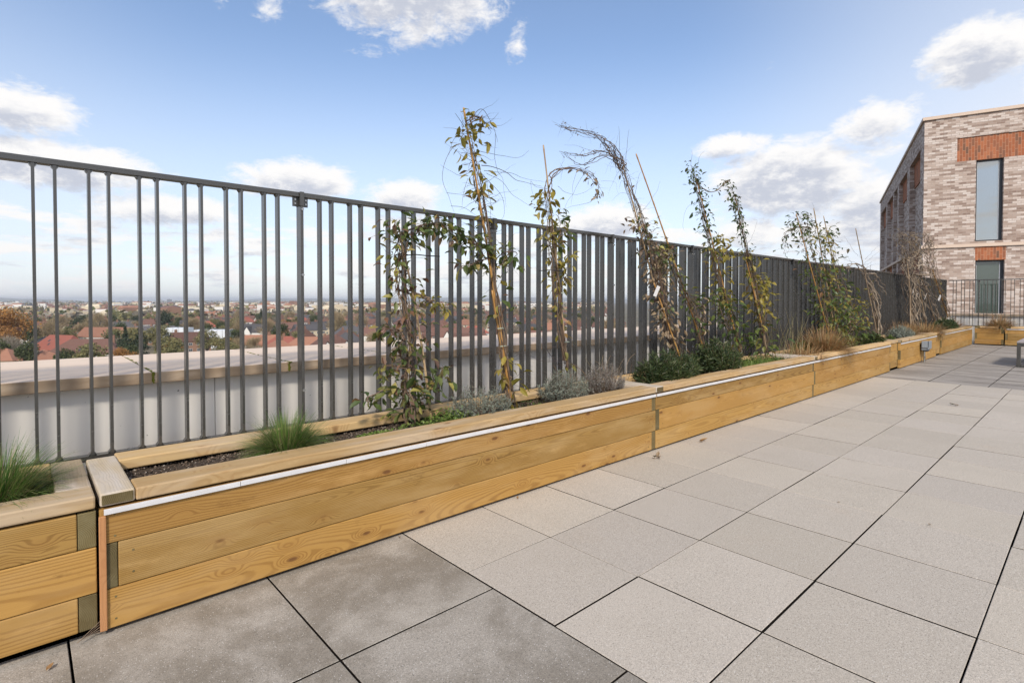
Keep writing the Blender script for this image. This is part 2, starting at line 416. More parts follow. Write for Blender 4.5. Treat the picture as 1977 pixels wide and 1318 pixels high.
def island_mat(name, stops, rough=0.45, trans=0.33, spec=0.4, ncol=None):
    """colour picked per leaf"""
    m, T = mat(name)
    isl = T.node('ShaderNodeNewGeometry').outputs['Random Per Island']
    c = T.ramp(isl, stops)
    tc = T.node('ShaderNodeTexCoord').outputs['Object']
    c = T.mix(T.math('MULTIPLY', T.noise(tc, 45.0, 3.0, 0.6), 0.45), c, tuple(q * 0.55 for q in stops[0][1]))
    T.put(T.b.inputs['Base Color'], c)
    T.b.inputs['Roughness'].default_value = rough; T.b.inputs['Specular IOR Level'].default_value = spec
    if trans:
        tr = T.node('ShaderNodeBsdfTranslucent'); T.l.new(c, tr.inputs[0])
        mx = T.node('ShaderNodeMixShader'); mx.inputs[0].default_value = trans
        T.l.new(T.b.outputs[0], mx.inputs[1]); T.l.new(tr.outputs[0], mx.inputs[2]); T.l.new(mx.outputs[0], T.out.inputs[0])
    return m
G1 = (0.085, 0.125, 0.035); G2 = (0.15, 0.18, 0.05); GY = (0.46, 0.42, 0.10); BR = (0.24, 0.11, 0.065); PU = (0.12, 0.062, 0.058); DR = (0.34, 0.22, 0.10)
M['leaf_mix'] = island_mat('green_and_bronze_leaves', [(0, G1), (0.35, (0.08, 0.10, 0.025)), (0.5, G2), (0.62, BR), (0.78, PU), (0.9, GY), (1, DR)])
M['leaf_olive'] = island_mat('olive_yellow_leaves', [(0, (0.20, 0.18, 0.035)), (0.4, (0.32, 0.26, 0.05)), (0.7, (0.40, 0.31, 0.06)), (0.88, (0.16, 0.17, 0.04)), (1, (0.32, 0.17, 0.07))])
M['leaf_green'] = island_mat('dark_green_leaves', [(0, (0.055, 0.09, 0.025)), (0.45, (0.10, 0.145, 0.035)), (0.75, (0.15, 0.185, 0.045)), (0.9, (0.20, 0.19, 0.04)), (1, BR)])
M['leaf_dead'] = island_mat('dead_brown_leaves', [(0, (0.13, 0.09, 0.06)), (0.4, (0.28, 0.20, 0.12)), (0.75, (0.42, 0.32, 0.21)), (0.9, (0.10, 0.10, 0.04)), (1, (0.06, 0.04, 0.03))], trans=0.1)
M['leaf_dkgreen'] = island_mat('glossy_dark_leaves', [(0, (0.05, 0.08, 0.025)), (0.5, (0.08, 0.115, 0.035)), (0.8, (0.14, 0.165, 0.05)), (1, (0.10, 0.065, 0.045))], rough=0.35)
M['stem'] = island_mat('brown_vine_stems', [(0, (0.10, 0.065, 0.045)), (0.5, (0.17, 0.115, 0.08)), (1, (0.26, 0.19, 0.13))], rough=0.8, trans=0)
M['stem_pale'] = island_mat('pale_dry_vine_stems', [(0, (0.20, 0.15, 0.11)), (0.5, (0.34, 0.27, 0.20)), (1, (0.46, 0.38, 0.29))], rough=0.8, trans=0)
M['stem_dark'] = island_mat('dark_purple_tendrils', [(0, (0.035, 0.026, 0.035)), (0.6, (0.06, 0.045, 0.055)), (1, (0.12, 0.09, 0.08))], rough=0.7, trans=0)
M['lavender'] = island_mat('grey_green_lavender', [(0, (0.13, 0.15, 0.12)), (0.5, (0.22, 0.25, 0.20)), (0.85, (0.32, 0.35, 0.30)), (1, (0.20, 0.15, 0.11))], trans=0.1, rough=0.8)
M['lavender_grey'] = island_mat('dry_grey_lavender', [(0, (0.15, 0.13, 0.12)), (0.5, (0.26, 0.24, 0.22)), (0.85, (0.36, 0.34, 0.31)), (1, (0.14, 0.17, 0.10))], trans=0.1, rough=0.8)
M['spiky'] = island_mat('narrow_dark_green_leaves', [(0, (0.03, 0.055, 0.018)), (0.5, (0.055, 0.085, 0.028)), (0.85, (0.11, 0.14, 0.06)), (1, (0.17, 0.16, 0.06))], rough=0.4)
M['weed'] = island_mat('bright_green_weeds', [(0, (0.10, 0.17, 0.03)), (0.5, (0.17, 0.26, 0.05)), (1, (0.28, 0.34, 0.09))], trans=0.3)
M['grass'] = island_mat('green_grass_blades', [(0, (0.045, 0.12, 0.02)), (0.5, (0.12, 0.24, 0.04)), (0.85, (0.24, 0.36, 0.08)), (1, (0.38, 0.34, 0.15))], trans=0.3, rough=0.5)
M['straw'] = island_mat('straw_grass_blades', [(0, (0.12, 0.13, 0.04)), (0.4, (0.30, 0.25, 0.12)), (1, (0.44, 0.36, 0.20))], trans=0.2)
M['sedge'] = island_mat('copper_sedge_blades', [(0, (0.22, 0.11, 0.045)), (0.5, (0.40, 0.22, 0.09)), (1, (0.58, 0.39, 0.20))], trans=0.2)
M['chips'] = island_mat('bark_and_grit', [(0, (0.03, 0.02, 0.014)), (0.5, (0.11, 0.075, 0.05)), (0.85, (0.22, 0.16, 0.12)), (1, (0.42, 0.37, 0.32))], trans=0, rough=0.9)
def cane_mat(name, a, b):
    m, T = mat(name)
    tc = T.node('ShaderNodeTexCoord').outputs['Object']
    n = T.noise(T.vmath('MULTIPLY', tc, (12, 12, 3)), 1.0, 5.0, 0.6)
    c = T.mix(T.smooth(n, 0.3, 0.7), a, b)
    T.put(T.b.inputs['Base Color'], c); T.b.inputs['Roughness'].default_value = 0.4
    return m
M['cane'] = cane_mat('bamboo_cane', (0.46, 0.26, 0.08), (0.34, 0.17, 0.05))
M['cane_pale'] = cane_mat('pale_cane', (0.46, 0.34, 0.20), (0.30, 0.20, 0.11))
M['bark'] = cane_mat('stripped_bark', (0.40, 0.30, 0.20), (0.20, 0.14, 0.09))

# ------------------------------------------------------------------ terrace: deck and paving
d = MB(); d.box(-5.5, 24.5, -9.5, 5.02, -22.0, -0.06)
tag(d.build('roof_deck', M['joint']), kind='structure')

pv = MB()
def slab(x0, x1, y0, y1, m, gap=0.005, t=0.04, ch=0.0022):
    g = gap / 2
    jx, jy = random.uniform(-.0012, .0012), random.uniform(-.0015, .0015)
    x0 += g + jx; x1 -= g - jx; y0 += g + jy; y1 -= g - jy
    dz = random.uniform(-0.0018, 0.0018); tx = random.uniform(-0.002, 0.002); ty = random.uniform(-0.002, 0.002)
    cx_, cy_ = (x0 + x1) / 2, (y0 + y1) / 2
    zf = lambda x, y: dz + tx * (x - cx_) + ty * (y - cy_)
    o = [(x0, y0), (x1, y0), (x1, y1), (x0, y1)]
    i_ = [(x0 + ch, y0 + ch), (x1 - ch, y0 + ch), (x1 - ch, y1 - ch), (x0 + ch, y1 - ch)]
    vs = [(x, y, zf(x, y)) for x, y in i_] + [(x, y, zf(x, y) - ch) for x, y in o] + [(x, y, -t) for x, y in o]
    fs = [(0, 1, 2, 3)]
    for k in range(4):
        k2 = (k + 1) % 4
        fs.append((4 + k, 4 + k2, k2, k))
    pv.add(vs, fs, m)
    pv.add(vs, [(8 + k, 8 + (k + 1) % 4, 4 + (k + 1) % 4, 4 + k) for k in range(4)], 3)
P6 = 0.5975; P7 = 0.76
XL = 1.62
X_FAR = XL + 16 * P6
for j in range(0, 19):
    y1 = 2.71 - j * P6
    if j == 0: y1 = 2.76
    for i in range(16):
        slab(XL + i * P6, XL + (i + 1) * P6, 2.71 - (j + 1) * P6, y1, 0, gap=random.choice((0.0065, 0.007, 0.008, 0.009)))
for j in range(0, 15):
    y0 = 1.912 - j * P7; y1 = y0 + P7
    if j == 0: y1 = 2.76
    for i in range(-1, 8):
        slab(XL - (i + 1) * 0.752, XL - i * 0.752 if i >= 0 else XL, y0, y1, 1, gap=0.008) if i >= 0 else None
    for i in range(15):
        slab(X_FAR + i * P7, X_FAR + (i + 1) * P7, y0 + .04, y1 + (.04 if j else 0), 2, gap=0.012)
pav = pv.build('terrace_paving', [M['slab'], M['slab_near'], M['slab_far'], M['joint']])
tag(pav, kind='structure')

# ------------------------------------------------------------------ parapet wall behind the fence
PY = 3.73; PZ = 0.934; PT = 0.065; PWD = 1.30
pw = empty('parapet_wall', (0, PY, 0))
tag(pw, 'low pale grey clad wall under a wide buff stone coping, behind the tall slatted fence', 'wall')
c_ = MB()
xs = [-5.0, -2.02, -0.9, 0.55, 1.33, 4.3, 7.3, 10.3, 13.3, 16.3, 19.3, 22.3, 24.4]
wall_x = [-5.0 + 1.18 * i for i in range(24)] + [22.95]
for a, b in zip(wall_x[:-1], wall_x[1:]):
    c_.box(a + .002, b - .002, PY + 0.085, PY + PWD - 0.08, -0.055, PZ - PT - 0.002)
c_.build('wall_cladding', M['clad'], pw)
cx = [-5.0, -3.38, -2.6, -1.03, -0.25, 0.555, 1.34, 2.14, 2.94, 3.74, 4.54, 5.34, 6.14] + [6.94 + 0.8 * i for i in range(21)]
for a, b in zip(cx[:-1], cx[1:]):
    q = MB(); q.box(a + .003, b - .003, PY, PY + PWD, PZ - PT, PZ)
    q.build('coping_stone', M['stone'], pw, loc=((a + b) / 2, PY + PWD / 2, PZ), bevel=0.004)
ms = MB(); rn = random.Random(4)
for xj, z0 in ((0.557, 0), (1.341, .02), (2.141, .03), (4.541, 0.02)):
    for k in range(26):
        x = xj + rn.gauss(0, 0.004); z = PZ - PT + 0.002 + rn.random() * PT * 0.95 + z0 * 0
        s_ = rn.uniform(.002, .005); ms.box(x - s_, x + s_, PY - s_ * .7, PY + .004, z - s_, z + s_)
    for k in range(50):
        y = PY + rn.random() ** 2 * 1.1; x = xj + rn.gauss(0, 0.004); s_ = rn.uniform(.002, .005)
        ms.box(x - s_, x + s_, y - s_ * 2, y + s_ * 2, PZ - .002, PZ + s_ * .5)
ms.build('moss', M['moss'], pw)

# far end parapet, same build, runs across the end of the terrace
fp = empty('end_parapet_wall', (23.0, 0, 0))
tag(fp, 'low bluish grey wall with buff coping behind the thin railing, below the brick building', 'wall')
q = MB(); q.box(23.07, 23.35, -9.4, PY + 0.08, -0.055, PZ - PT - .002); q.build('wall_cladding', M['clad'], fp)
yy = PY - 0.004
while yy > -9.0:
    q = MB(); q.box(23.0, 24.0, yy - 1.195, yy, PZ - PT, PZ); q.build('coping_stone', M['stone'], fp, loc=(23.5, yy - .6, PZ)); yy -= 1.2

# ------------------------------------------------------------------ the slatted fence
FY = 3.42; FT = 2.035; FB = 0.5415; PST = 1.605; X0P = 1.31
fence = empty('slatted_fence', (0, FY, 0))
tag(fence, 'tall dark grey steel fence of upright flat bars running the length of the planters', 'fence')
def bar_mesh():
    b = MB(); w = 0.0065; z0 = FB + 0.030; z1 = FT - 0.030
    b.box(-w, w, 0, 0.05, z0, z1)
    for s in (-1, 1):                      # little welded gussets at both ends
        for zz, dzz in ((z1, -1), (z0, 1)):
            pts = [(s * w, zz), (s * (w + 0.010), zz), (s * (w + 0.008), zz + dzz * 0.004), (s * w, zz + dzz * 0.014)]
            vs = [(x, y, z) for y in (0.006, 0.044) for x, z in pts]
            b.add(vs, [(0, 1, 2, 3), (7, 6, 5, 4), (1, 5, 6, 2), (2, 6, 7, 3)])
    return b
proto_bar = bar_mesh().build('bar', M['metal'], fence, local=True)
bar_x = []
post_x = [X0P + PST * k for k in range(-3, 14)]
for p in post_x[:-1]:
    for k in range(7):
        for s in (-.04, .04): bar_x.append(p + 0.166 + 0.21 * k + s)
bar_x = [x for x in bar_x if x < 22.52 and x > -2.0]
first = True
near = [x for x in bar_x if x > -0.35][:96]
for x in near:
    o = proto_bar if first else proto_bar.copy()
    if not first: col.objects.link(o); o.parent = fence
    first = False; o.location = (x, 0, 0)
rest = MB(); bm0 = bar_mesh()
for x in bar_x:
    if x in near: continue
    rest.add([(v[0] + x, v[1], v[2]) for v in bm0.v], bm0.f)
ro = rest.build('bar', M['metal'], fence, local=True); ro['kind'] = 'stuff'
for p0, p1 in zip(post_x[:-1], post_x[1:]):
    if p1 < -1.9: continue
    a, b = p0 + 0.020, min(p1 - 0.020, 22.56)
    r_ = MB(); r_.box(a - .0195, b + .0195, FY - 0.001, FY + 0.051, FT - 0.028, FT + .001); r_.build('top_rail', M['metal'], fence, bevel=0.002)
    r_ = MB(); r_.box(a, b, FY - 0.001, FY + 0.051, FB, FB + 0.028); r_.build('bottom_rail', M['metal'], fence)
def lathe_disc(mb, x, y, z, r, h, m=0, n=12):
    ring0 = [(x + r * math.cos(2 * math.pi * k / n), y, z + r * math.sin(2 * math.pi * k / n)) for k in range(n)]
    ring1 = [(a, y - h, c) for a, b, c in ring0]
    mb.add(ring0 + ring1, [tuple(range(n))[::-1], tuple(range(n, 2 * n))] + [(k, (k + 1) % n, n + (k + 1) % n, n + k) for k in range(n)], m)
for p in post_x:
    if p < -2 or p > 22.6: continue
    q = MB()
    q.box(p - 0.009, p + 0.009, FY - 0.012, FY + 0.062, -0.05, FT - 0.028 - .001)
    q.box(p - 0.013, p + 0.013, FY - 0.016, FY + 0.058, FT - 0.085, FT - 0.001 + .004)
    po = q.build('post', M['metal'], fence, bevel=0.0015)
    pl_ = MB()
    for s in (-1, 1):
        pl_.box(p + s * 0.031 - 0.018, p + s * 0.031 + 0.018, FY + 0.018, FY + 0.026, FT - 0.088, FT - 0.0285)
    pl_.build('bracket', M['metal'], po, bevel=0.003)
    bo = MB()
    for zz in (FT - 0.045, FT - 0.07):
        for s in (-1, 1): lathe_disc(bo, p + s * 0.034, FY + .018, zz, 0.0055, 0.006)
    for zz in (FT - 0.107, FT - 0.52, FT - 1.25): lathe_disc(bo, p, FY - .012, zz, 0.0085, 0.012)
    bo.build('bolt', M['bolt'], po)

# thin railing across the far end
rail = empty('end_railing', (22.56, 0, 0))
tag(rail, 'thin dark railing of upright bars across the far end, before the brick building', 'railing')
q = MB(); q.box(22.54, 22.59, -9.0, FY - .002, FT - 0.028, FT); q.build('top_rail', M['metal'], rail)
q = MB(); q.box(22.54, 22.59, -9.0, FY - .002, FB, FB + .028); q.build('bottom_rail', M['metal'], rail)
bb = None; y = FY - 0.10; n_ = 0
ys = []
for k in range(-1, 8):
    yp = 2.66 - PST * k
    for j in range(7):
        for s in (-.04, .04):
            yb = yp - 0.166 - .21 * j + s
            if yb < FY - .04: ys.append(yb)
    if yp < FY and yp > -5:
        q = MB(); q.box(22.535, 22.60, yp - .011, yp + .011, -.05, FT - .029); q.box(22.53, 22.605, yp - .03, yp + .03, FT - .09, FT - .03); q.build('post', M['metal'], rail)
for yb in sorted(ys, reverse=True)[:60]:
    if bb is None:
        q = MB(); q.box(-.02, .02, -.0065, .0065, FB + .029, FT - .029); bb = q.build('bar', M['metal'], rail, local=True); bb.location = (0, yb, 0)
    else:
        o = bb.copy(); col.objects.link(o); o.parent = rail; o.location = (0, yb, 0)

# ------------------------------------------------------------------ timber planters
BY = 2.70; BKY = 3.40; CZ = 0.573; CT = 0.052; CW = 0.155
rows = ((0.018, 0.178), (0.181, 0.364), (0.367, 0.510))
def board(name, m, parent, x0, x1, y0, y1, z0, z1, bevel=0.004, along='x'):
    c = Vector(((x0 + x1) / 2, (y0 + y1) / 2, (z0 + z1) / 2))
    hx, hy, hz = (x1 - x0) / 2, (y1 - y0) / 2, (z1 - z0) / 2
    if along == 'y': hx, hy = hy, hx
    if along == 'z': hx, hz = hz, hx
    q = MB(); q.box(-hx, hx, -hy, hy, -hz, hz)
    o = q.build(name, m, parent, local=True, bevel=bevel)
    o.location = c - world_loc(parent)
    if along == 'y': o.rotation_euler = (0, 0, R(90))
    if along == 'z': o.rotation_euler = (0, R(90), 0)
    return o
def soil_surface(parent, x0, x1, y0, y1, z=0.50, step=0.035, chips=0, seed=1):
    nx = max(2, int((x1 - x0) / step)); ny = max(2, int((y1 - y0) / step)); q = MB()
    vs = []
    for j in range(ny + 1):
        for i in range(nx + 1):
            x = x0 + (x1 - x0) * i / nx; y = y0 + (y1 - y0) * j / ny
            vs.append((x, y, z + 0.018 * mnoise.noise(Vector((x * 3, y * 5, seed))) + 0.008 * mnoise.noise(Vector((x * 16, y * 16, 3)))))
    fs = [(j * (nx + 1) + i, j * (nx + 1) + i + 1, (j + 1) * (nx + 1) + i + 1, (j + 1) * (nx + 1) + i) for j in range(ny) for i in range(nx)]
    q.add(vs, fs); q.build('soil', M['soil'], parent, smooth=True)
    if chips:
        r = random.Random(seed); c = MB()
        for _ in range(chips):
            x = x0 + (x1 - x0) * r.random(); y = y0 + (y1 - y0) * r.random(); s = r.uniform(.0025, .0075)
            zz = z + 0.018 * mnoise.noise(Vector((x * 3, y * 5, seed))) + s * 0.7
            a = [Vector((r.gauss(0, 1), r.gauss(0, 1), r.gauss(0, 1))).normalized() * s * r.uniform(.7, 1.3) for _ in range(4)]
            a[0] = Vector((s, s * .3, 0)); a[1] = Vector((-s, s * .5, 0.2 * s)); a[2] = Vector((0, -s, 0.1 * s)); a[3] = Vector((r.uniform(-.3, .3) * s, 0, s)); 
            rot = Matrix.Rotation(r.random() * 6.28, 3, 'Z') @ Matrix.Rotation(r.uniform(-1, 1), 3, 'X')
            o = Vector((x, y, zz)); c.add([o + rot @ v for v in a], [(0, 1, 3), (1, 2, 3), (2, 0, 3), (0, 2, 1)])
        ch = c.build('bark_grit', M['chips'], parent); ch['kind'] = 'stuff'
def planter(label, x0, x1, proud_l='even', proud_r='odd', y0=BY, strip=None, cap=True, cross_l=True, cross_r=True, chips=0, lift=0.0, seed=1, backs=True, group='timber planters along the fence'):
    """x0..x1; corner joints alternate: a row either runs through or stops at the end of a cross timber"""
    t = empty('timber_planter', (x0, y0, 0)); tag(t, label, 'planter', group)
    for k, (z0, z1) in enumerate(rows):
        z0 += lift if k == 0 else 0
        a, b = x0, x1
        if (k % 2 == 0) == (proud_l == 'odd'):
            board('end_block', M['end'], t, x0, x0 + 0.058, y0 + .002, y0 + .5, z0, z1, .003, 'y'); a = x0 + 0.0605
        if (k % 2 == 0) == (proud_r == 'odd'):
            board('end_block', M['end'], t, x1 - 0.058, x1, y0 + .002, y0 + .5, z0, z1, .003, 'y'); b = x1 - 0.0605
        board('board', M['board'], t, a, b, y0, y0 + 0.045, z0, z1)
    if x0 > -1 and x0 < 9 and x1 - x0 > 1:
        for b_ in [c for c in children(t) if c.name.startswith('board')]:
            for xe in (-1, 1):
                for ze in (-.045, .045):
                    k_ = len(b_.data.vertices); hx_ = max(v.co.x for v in b_.data.vertices); q = MB(); lathe_disc(q, xe * (hx_ - .05), -.0222, ze, .0045, .0012, n=8)
                    q.build('screw', M['end'], b_, local=True)
    if cap:
        ca = x0 + (0.12 if cross_l == 'through' else 0.0); cb = x1 - (0.0 if cross_r != 'through' else .12)
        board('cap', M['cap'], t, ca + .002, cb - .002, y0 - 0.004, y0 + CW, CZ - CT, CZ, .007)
        if cross_l: 
            yy0 = y0 - 0.003 if cross_l == 'through' else y0 + CW + .002
            board('cross_cap', M['block'], t, x0 + .002, x0 + .119, yy0, BKY - .06, CZ - CT, CZ + .001, .007, 'y')
            if cross_l == 'through':
                board('end_block', M['end'], t, x0 + .008, x0 + .113, y0 - .006, y0 + .03, CZ - CT + .006, CZ - .006, .003, 'y')
        if cross_r:
            board('cross_cap', M['block'], t, x1 - .119, x1 - .002, y0 + CW + .002, BKY - .02, CZ - CT, CZ + .001, .007, 'y')
    if backs:
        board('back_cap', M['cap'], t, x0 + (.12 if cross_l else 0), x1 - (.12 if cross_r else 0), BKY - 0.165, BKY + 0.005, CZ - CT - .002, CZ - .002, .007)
        board('back_board', M['board'], t, x0 + .01, x1 - .01, BKY - .05, BKY - .005, 0.02, CZ - CT - .003)
        q = MB(); q.box(x0 + .13, x1 - .13, BKY - .062, BKY - .052, .1, CZ - CT - .012); q.box(x0 + .13, x1 - .13, y0 + .05, y0 + .058, .1, CZ - CT - .004)
        q.box(x0 + .125, x0 + .133, y0 + .06, BKY - .064, .1, CZ - CT - .004)
        q.build('liner', M['liner'], t)
        soil_surface(t, x0 + .13, x1 - .13, y0 + .06, BKY - .065, chips=chips, seed=seed)
    if strip:
        a, b = strip; xs_ = [a]
        while xs_[-1] + .54 < b: xs_.append(xs_[-1] + random.choice((.50, .51, .52)))
        xs_.append(b)
        st = MB()
        for k, (u, v) in enumerate(zip(xs_[:-1], xs_[1:])):
            dz_ = (.0008 if k % 2 else 0)
            st.box(u + .0012, v - .0012, y0 - .014, y0 - .0045, .489 + dz_, .507 + dz_)
            st.box(u + .0012, v - .0012, y0 - .0115, y0 - .0045, .507 + dz_, .511 + dz_)
        st.build('light_strip', M['strip'], t, bevel=.001)
    return t
P0 = planter('timber planter cut by the left edge of the photo, with a dark gap beneath', -3.7, 0.205, 'odd', 'odd', chips=1500, lift=0.022, seed=9)
P1 = planter('long pine planter with a white strip, nearest the camera, holding the green chickweed patch', 0.215, 4.21, 'even', 'odd', strip=(0.228, 4.2), cross_l='through', chips=9000, seed=2)
for c in children(P1):
    if c.name.startswith('end_block') and c.location.z < .25 and c.location.x < .3: pass
board('corner_trim', M['trim'], P1, 0.212, 0.236, BY - 0.012, BY - 0.0005, 0.02, 0.485, .003, 'z')
P2 = planter('pine planter holding two dark spiky green shrubs, between the first and second board joints', 4.216, 8.17, 'even', 'odd', strip=(4.216, 8.16), cross_l='through', chips=1500, seed=3)
P3 = planter('pine planter holding the big copper sedge and the densest leafy climber', 8.176, 12.2, 'even', 'odd', strip=(8.18, 12.18), cross_l='through', seed=4)
P3b = planter('short set back pine infill panel just left of the grey socket box planter', 12.21, 12.87, 'even', 'odd', y0=BY + .03, cross_l=False, cross_r=False, lift=.03, seed=5)
P4 = planter('pine planter behind the grey socket box', 12.88, 16.35, 'even', 'odd', y0=BY - .01, strip=(12.9, 16.33), cross_l='through', seed=6)
P5 = planter('short set back pine infill panel just right of the grey socket box planter', 16.36, 17.0, 'even', 'odd', y0=BY + .03, cross_l=False, cross_r=False, lift=.03, seed=7)
P6_ = planter('last pine planter of the long row, ending at the dark corner gap', 17.01, 21.74, 'even', 'odd', strip=(17.4, 21.7), cross_l='through', seed=8)

# planters across the far end (their fronts face the camera along X)
def end_planter(label, ya, yb, strip):
    t = empty('timber_planter', (21.86, ya, 0)); tag(t, label, 'planter', 'timber planters across the far end')
    for k, (z0, z1) in enumerate(rows):
        if k == 0: z0 += .012
        a, b = ya, yb
        if k % 2: board('end_block', M['end'], t, 21.862, 22.2, ya - .055, ya - .002, z0, z1, .003); a = ya - .058
        else: board('end_block', M['end'], t, 21.862, 22.2, yb + .002, yb + .055, z0, z1, .003); b = yb + .058
        board('board', M['board'], t, 21.86, 21.905, b, a, z0, z1, .004, 'y')
    for a, b in ((21.855, 22.0), (22.36, 22.52)):
        board('cap', M['cap'], t, a, b, yb + .12, ya - .12, CZ - CT, CZ, .007, 'y')
    board('cross_cap', M['end'], t, 21.852, 22.5, ya - .118, ya - .002, CZ - CT, CZ + .001, .007)
    board('cross_cap', M['end'], t, 21.852, 22.5, yb + .002, yb + .118, CZ - CT, CZ + .001, .007)
    board('back_board', M['board'], t, 22.46, 22.505, yb, ya, .02, CZ - CT - .003, .004, 'y')
    soil_surface(t, 21.91, 22.45, yb + .02, ya - .02, seed=int(ya * 10) + 40)
    if strip:
        st = MB(); st.box(21.838, 21.855, yb + .1, ya - .03, .489, .512); st.build('light_strip', M['strip'], t)
end_planter('short pine planter across the far end beside the dark corner, with one copper sedge', 2.66, 1.99, False)
end_planter('far end pine planter at the right edge of the photo, with a white strip', 1.96, -2.0, True)
end_planter('pine planter across the far end, beyond the right edge', -2.03, -6.0, True)

# ------------------------------------------------------------------ foliage helpers
def leaf(mb, p, d, up, L, Wd, m=0, curl=0.25, fold=0.25):
    d = d.normalized(); s = d.cross(up)
    if s.length < 1e-3: s = Vector((1, 0, 0))
    s.normalize(); n = s.cross(d).normalized()
    a = p; b1 = p + d * L * .38 + n * L * curl * .10; b2 = p + d * L * .72 - n * L * curl * .05; t = p + d * L - n * L * curl * .35
    w1, w2 = Wd * .5, Wd * .38
    l1 = b1 + s * w1 + n * Wd * fold; r1 = b1 - s * w1 + n * Wd * fold; l2 = b2 + s * w2 + n * Wd * fold * .8; r2 = b2 - s * w2 + n * Wd * fold * .8
    mb.add([a, b1, b2, t, l1, l2, r1, r2], [(0, 1, 4), (1, 2, 5, 4), (2, 3, 5), (0, 6, 1), (1, 6, 7, 2), (2, 7, 3)], m)
def blade(mb, p, d, L, w, droop, seg=5, m=0, r=random):
    p = Vector(p); d = Vector(d).normalized(); h = Vector((d.x, d.y, 0))
    side = Vector((-d.y, d.x, 0)); side = side.normalized() if side.length > .01 else Vector((1, 0, 0))
    rot = r.uniform(-1, 1); side = (side + Vector((0, 0, 1)) * rot * .3).normalized()
    vs = []; q = p.copy(); dd = d.copy(); st = L / seg
    for i in range(seg + 1):
        t = i / seg; ww = w * (1 - t) ** .6 if i < seg else 0.0004
        vs += [q - side * ww / 2, q + side * ww / 2]
        dd = (dd + Vector((0, 0, -droop / seg * (0.5 + t * 1.5)))).normalized(); q = q + dd * st
    mb.add(vs, [(2 * i, 2 * i + 1, 2 * i + 3, 2 * i + 2) for i in range(seg)], m)
def wander(p0, d0, L, n, r, jit=.35, grav=0.0, pull=None):
    pts = [Vector(p0)]; d = Vector(d0).normalized(); st = L / n
    for i in range(n):
        d = (d + Vector((r.gauss(0, jit), r.gauss(0, jit * .6), r.gauss(0, jit))) * .5 + Vector((0, 0, -grav))).normalized()
        pts.append(pts[-1] + d * st)
    return pts
def spline(pts, n):
    pts = [Vector(p) for p in pts]; out = []
    P = [pts[0] * 2 - pts[1]] + pts + [pts[-1] * 2 - pts[-2]]
    segs = len(pts) - 1
    for k in range(n + 1):
        t = k / n * segs; i = min(int(t), segs - 1); u = t - i
        a, b, c, e = P[i], P[i + 1], P[i + 2], P[i + 3]
        out.append(0.5 * ((2 * b) + (c - a) * u + (2 * a - 5 * b + 4 * c - e) * u * u + (3 * b - a - 3 * c + e) * u ** 3))
    return out

VY = 3.12
def PX(px, py, Y=VY): return atY(px, py, Y)
def bamboo(parent, p0, p1, r0=.0085, m=None, sag=0.0):
    p0, p1 = Vector(p0), Vector(p1); L = (p1 - p0).length; n = int(L / .04)
    q = MB(); pts = []; rads = []; nodes = [k * .27 + random.uniform(0, .05) for k in range(1, 14)]
    for i in range(n + 1):
        t = i / n; p = p0.lerp(p1, t) + Vector((math.sin(t * math.pi) * sag, 0, 0)); pts.append(p)
        rr = r0 * (1 - .35 * t)
        if any(abs(t * L - nd) < .021 for nd in nodes): rr *= 1.22
        rads.append(rr)
    q.tube(pts, rads, 8); return q.build('cane', m or M['cane'], parent, smooth=True)

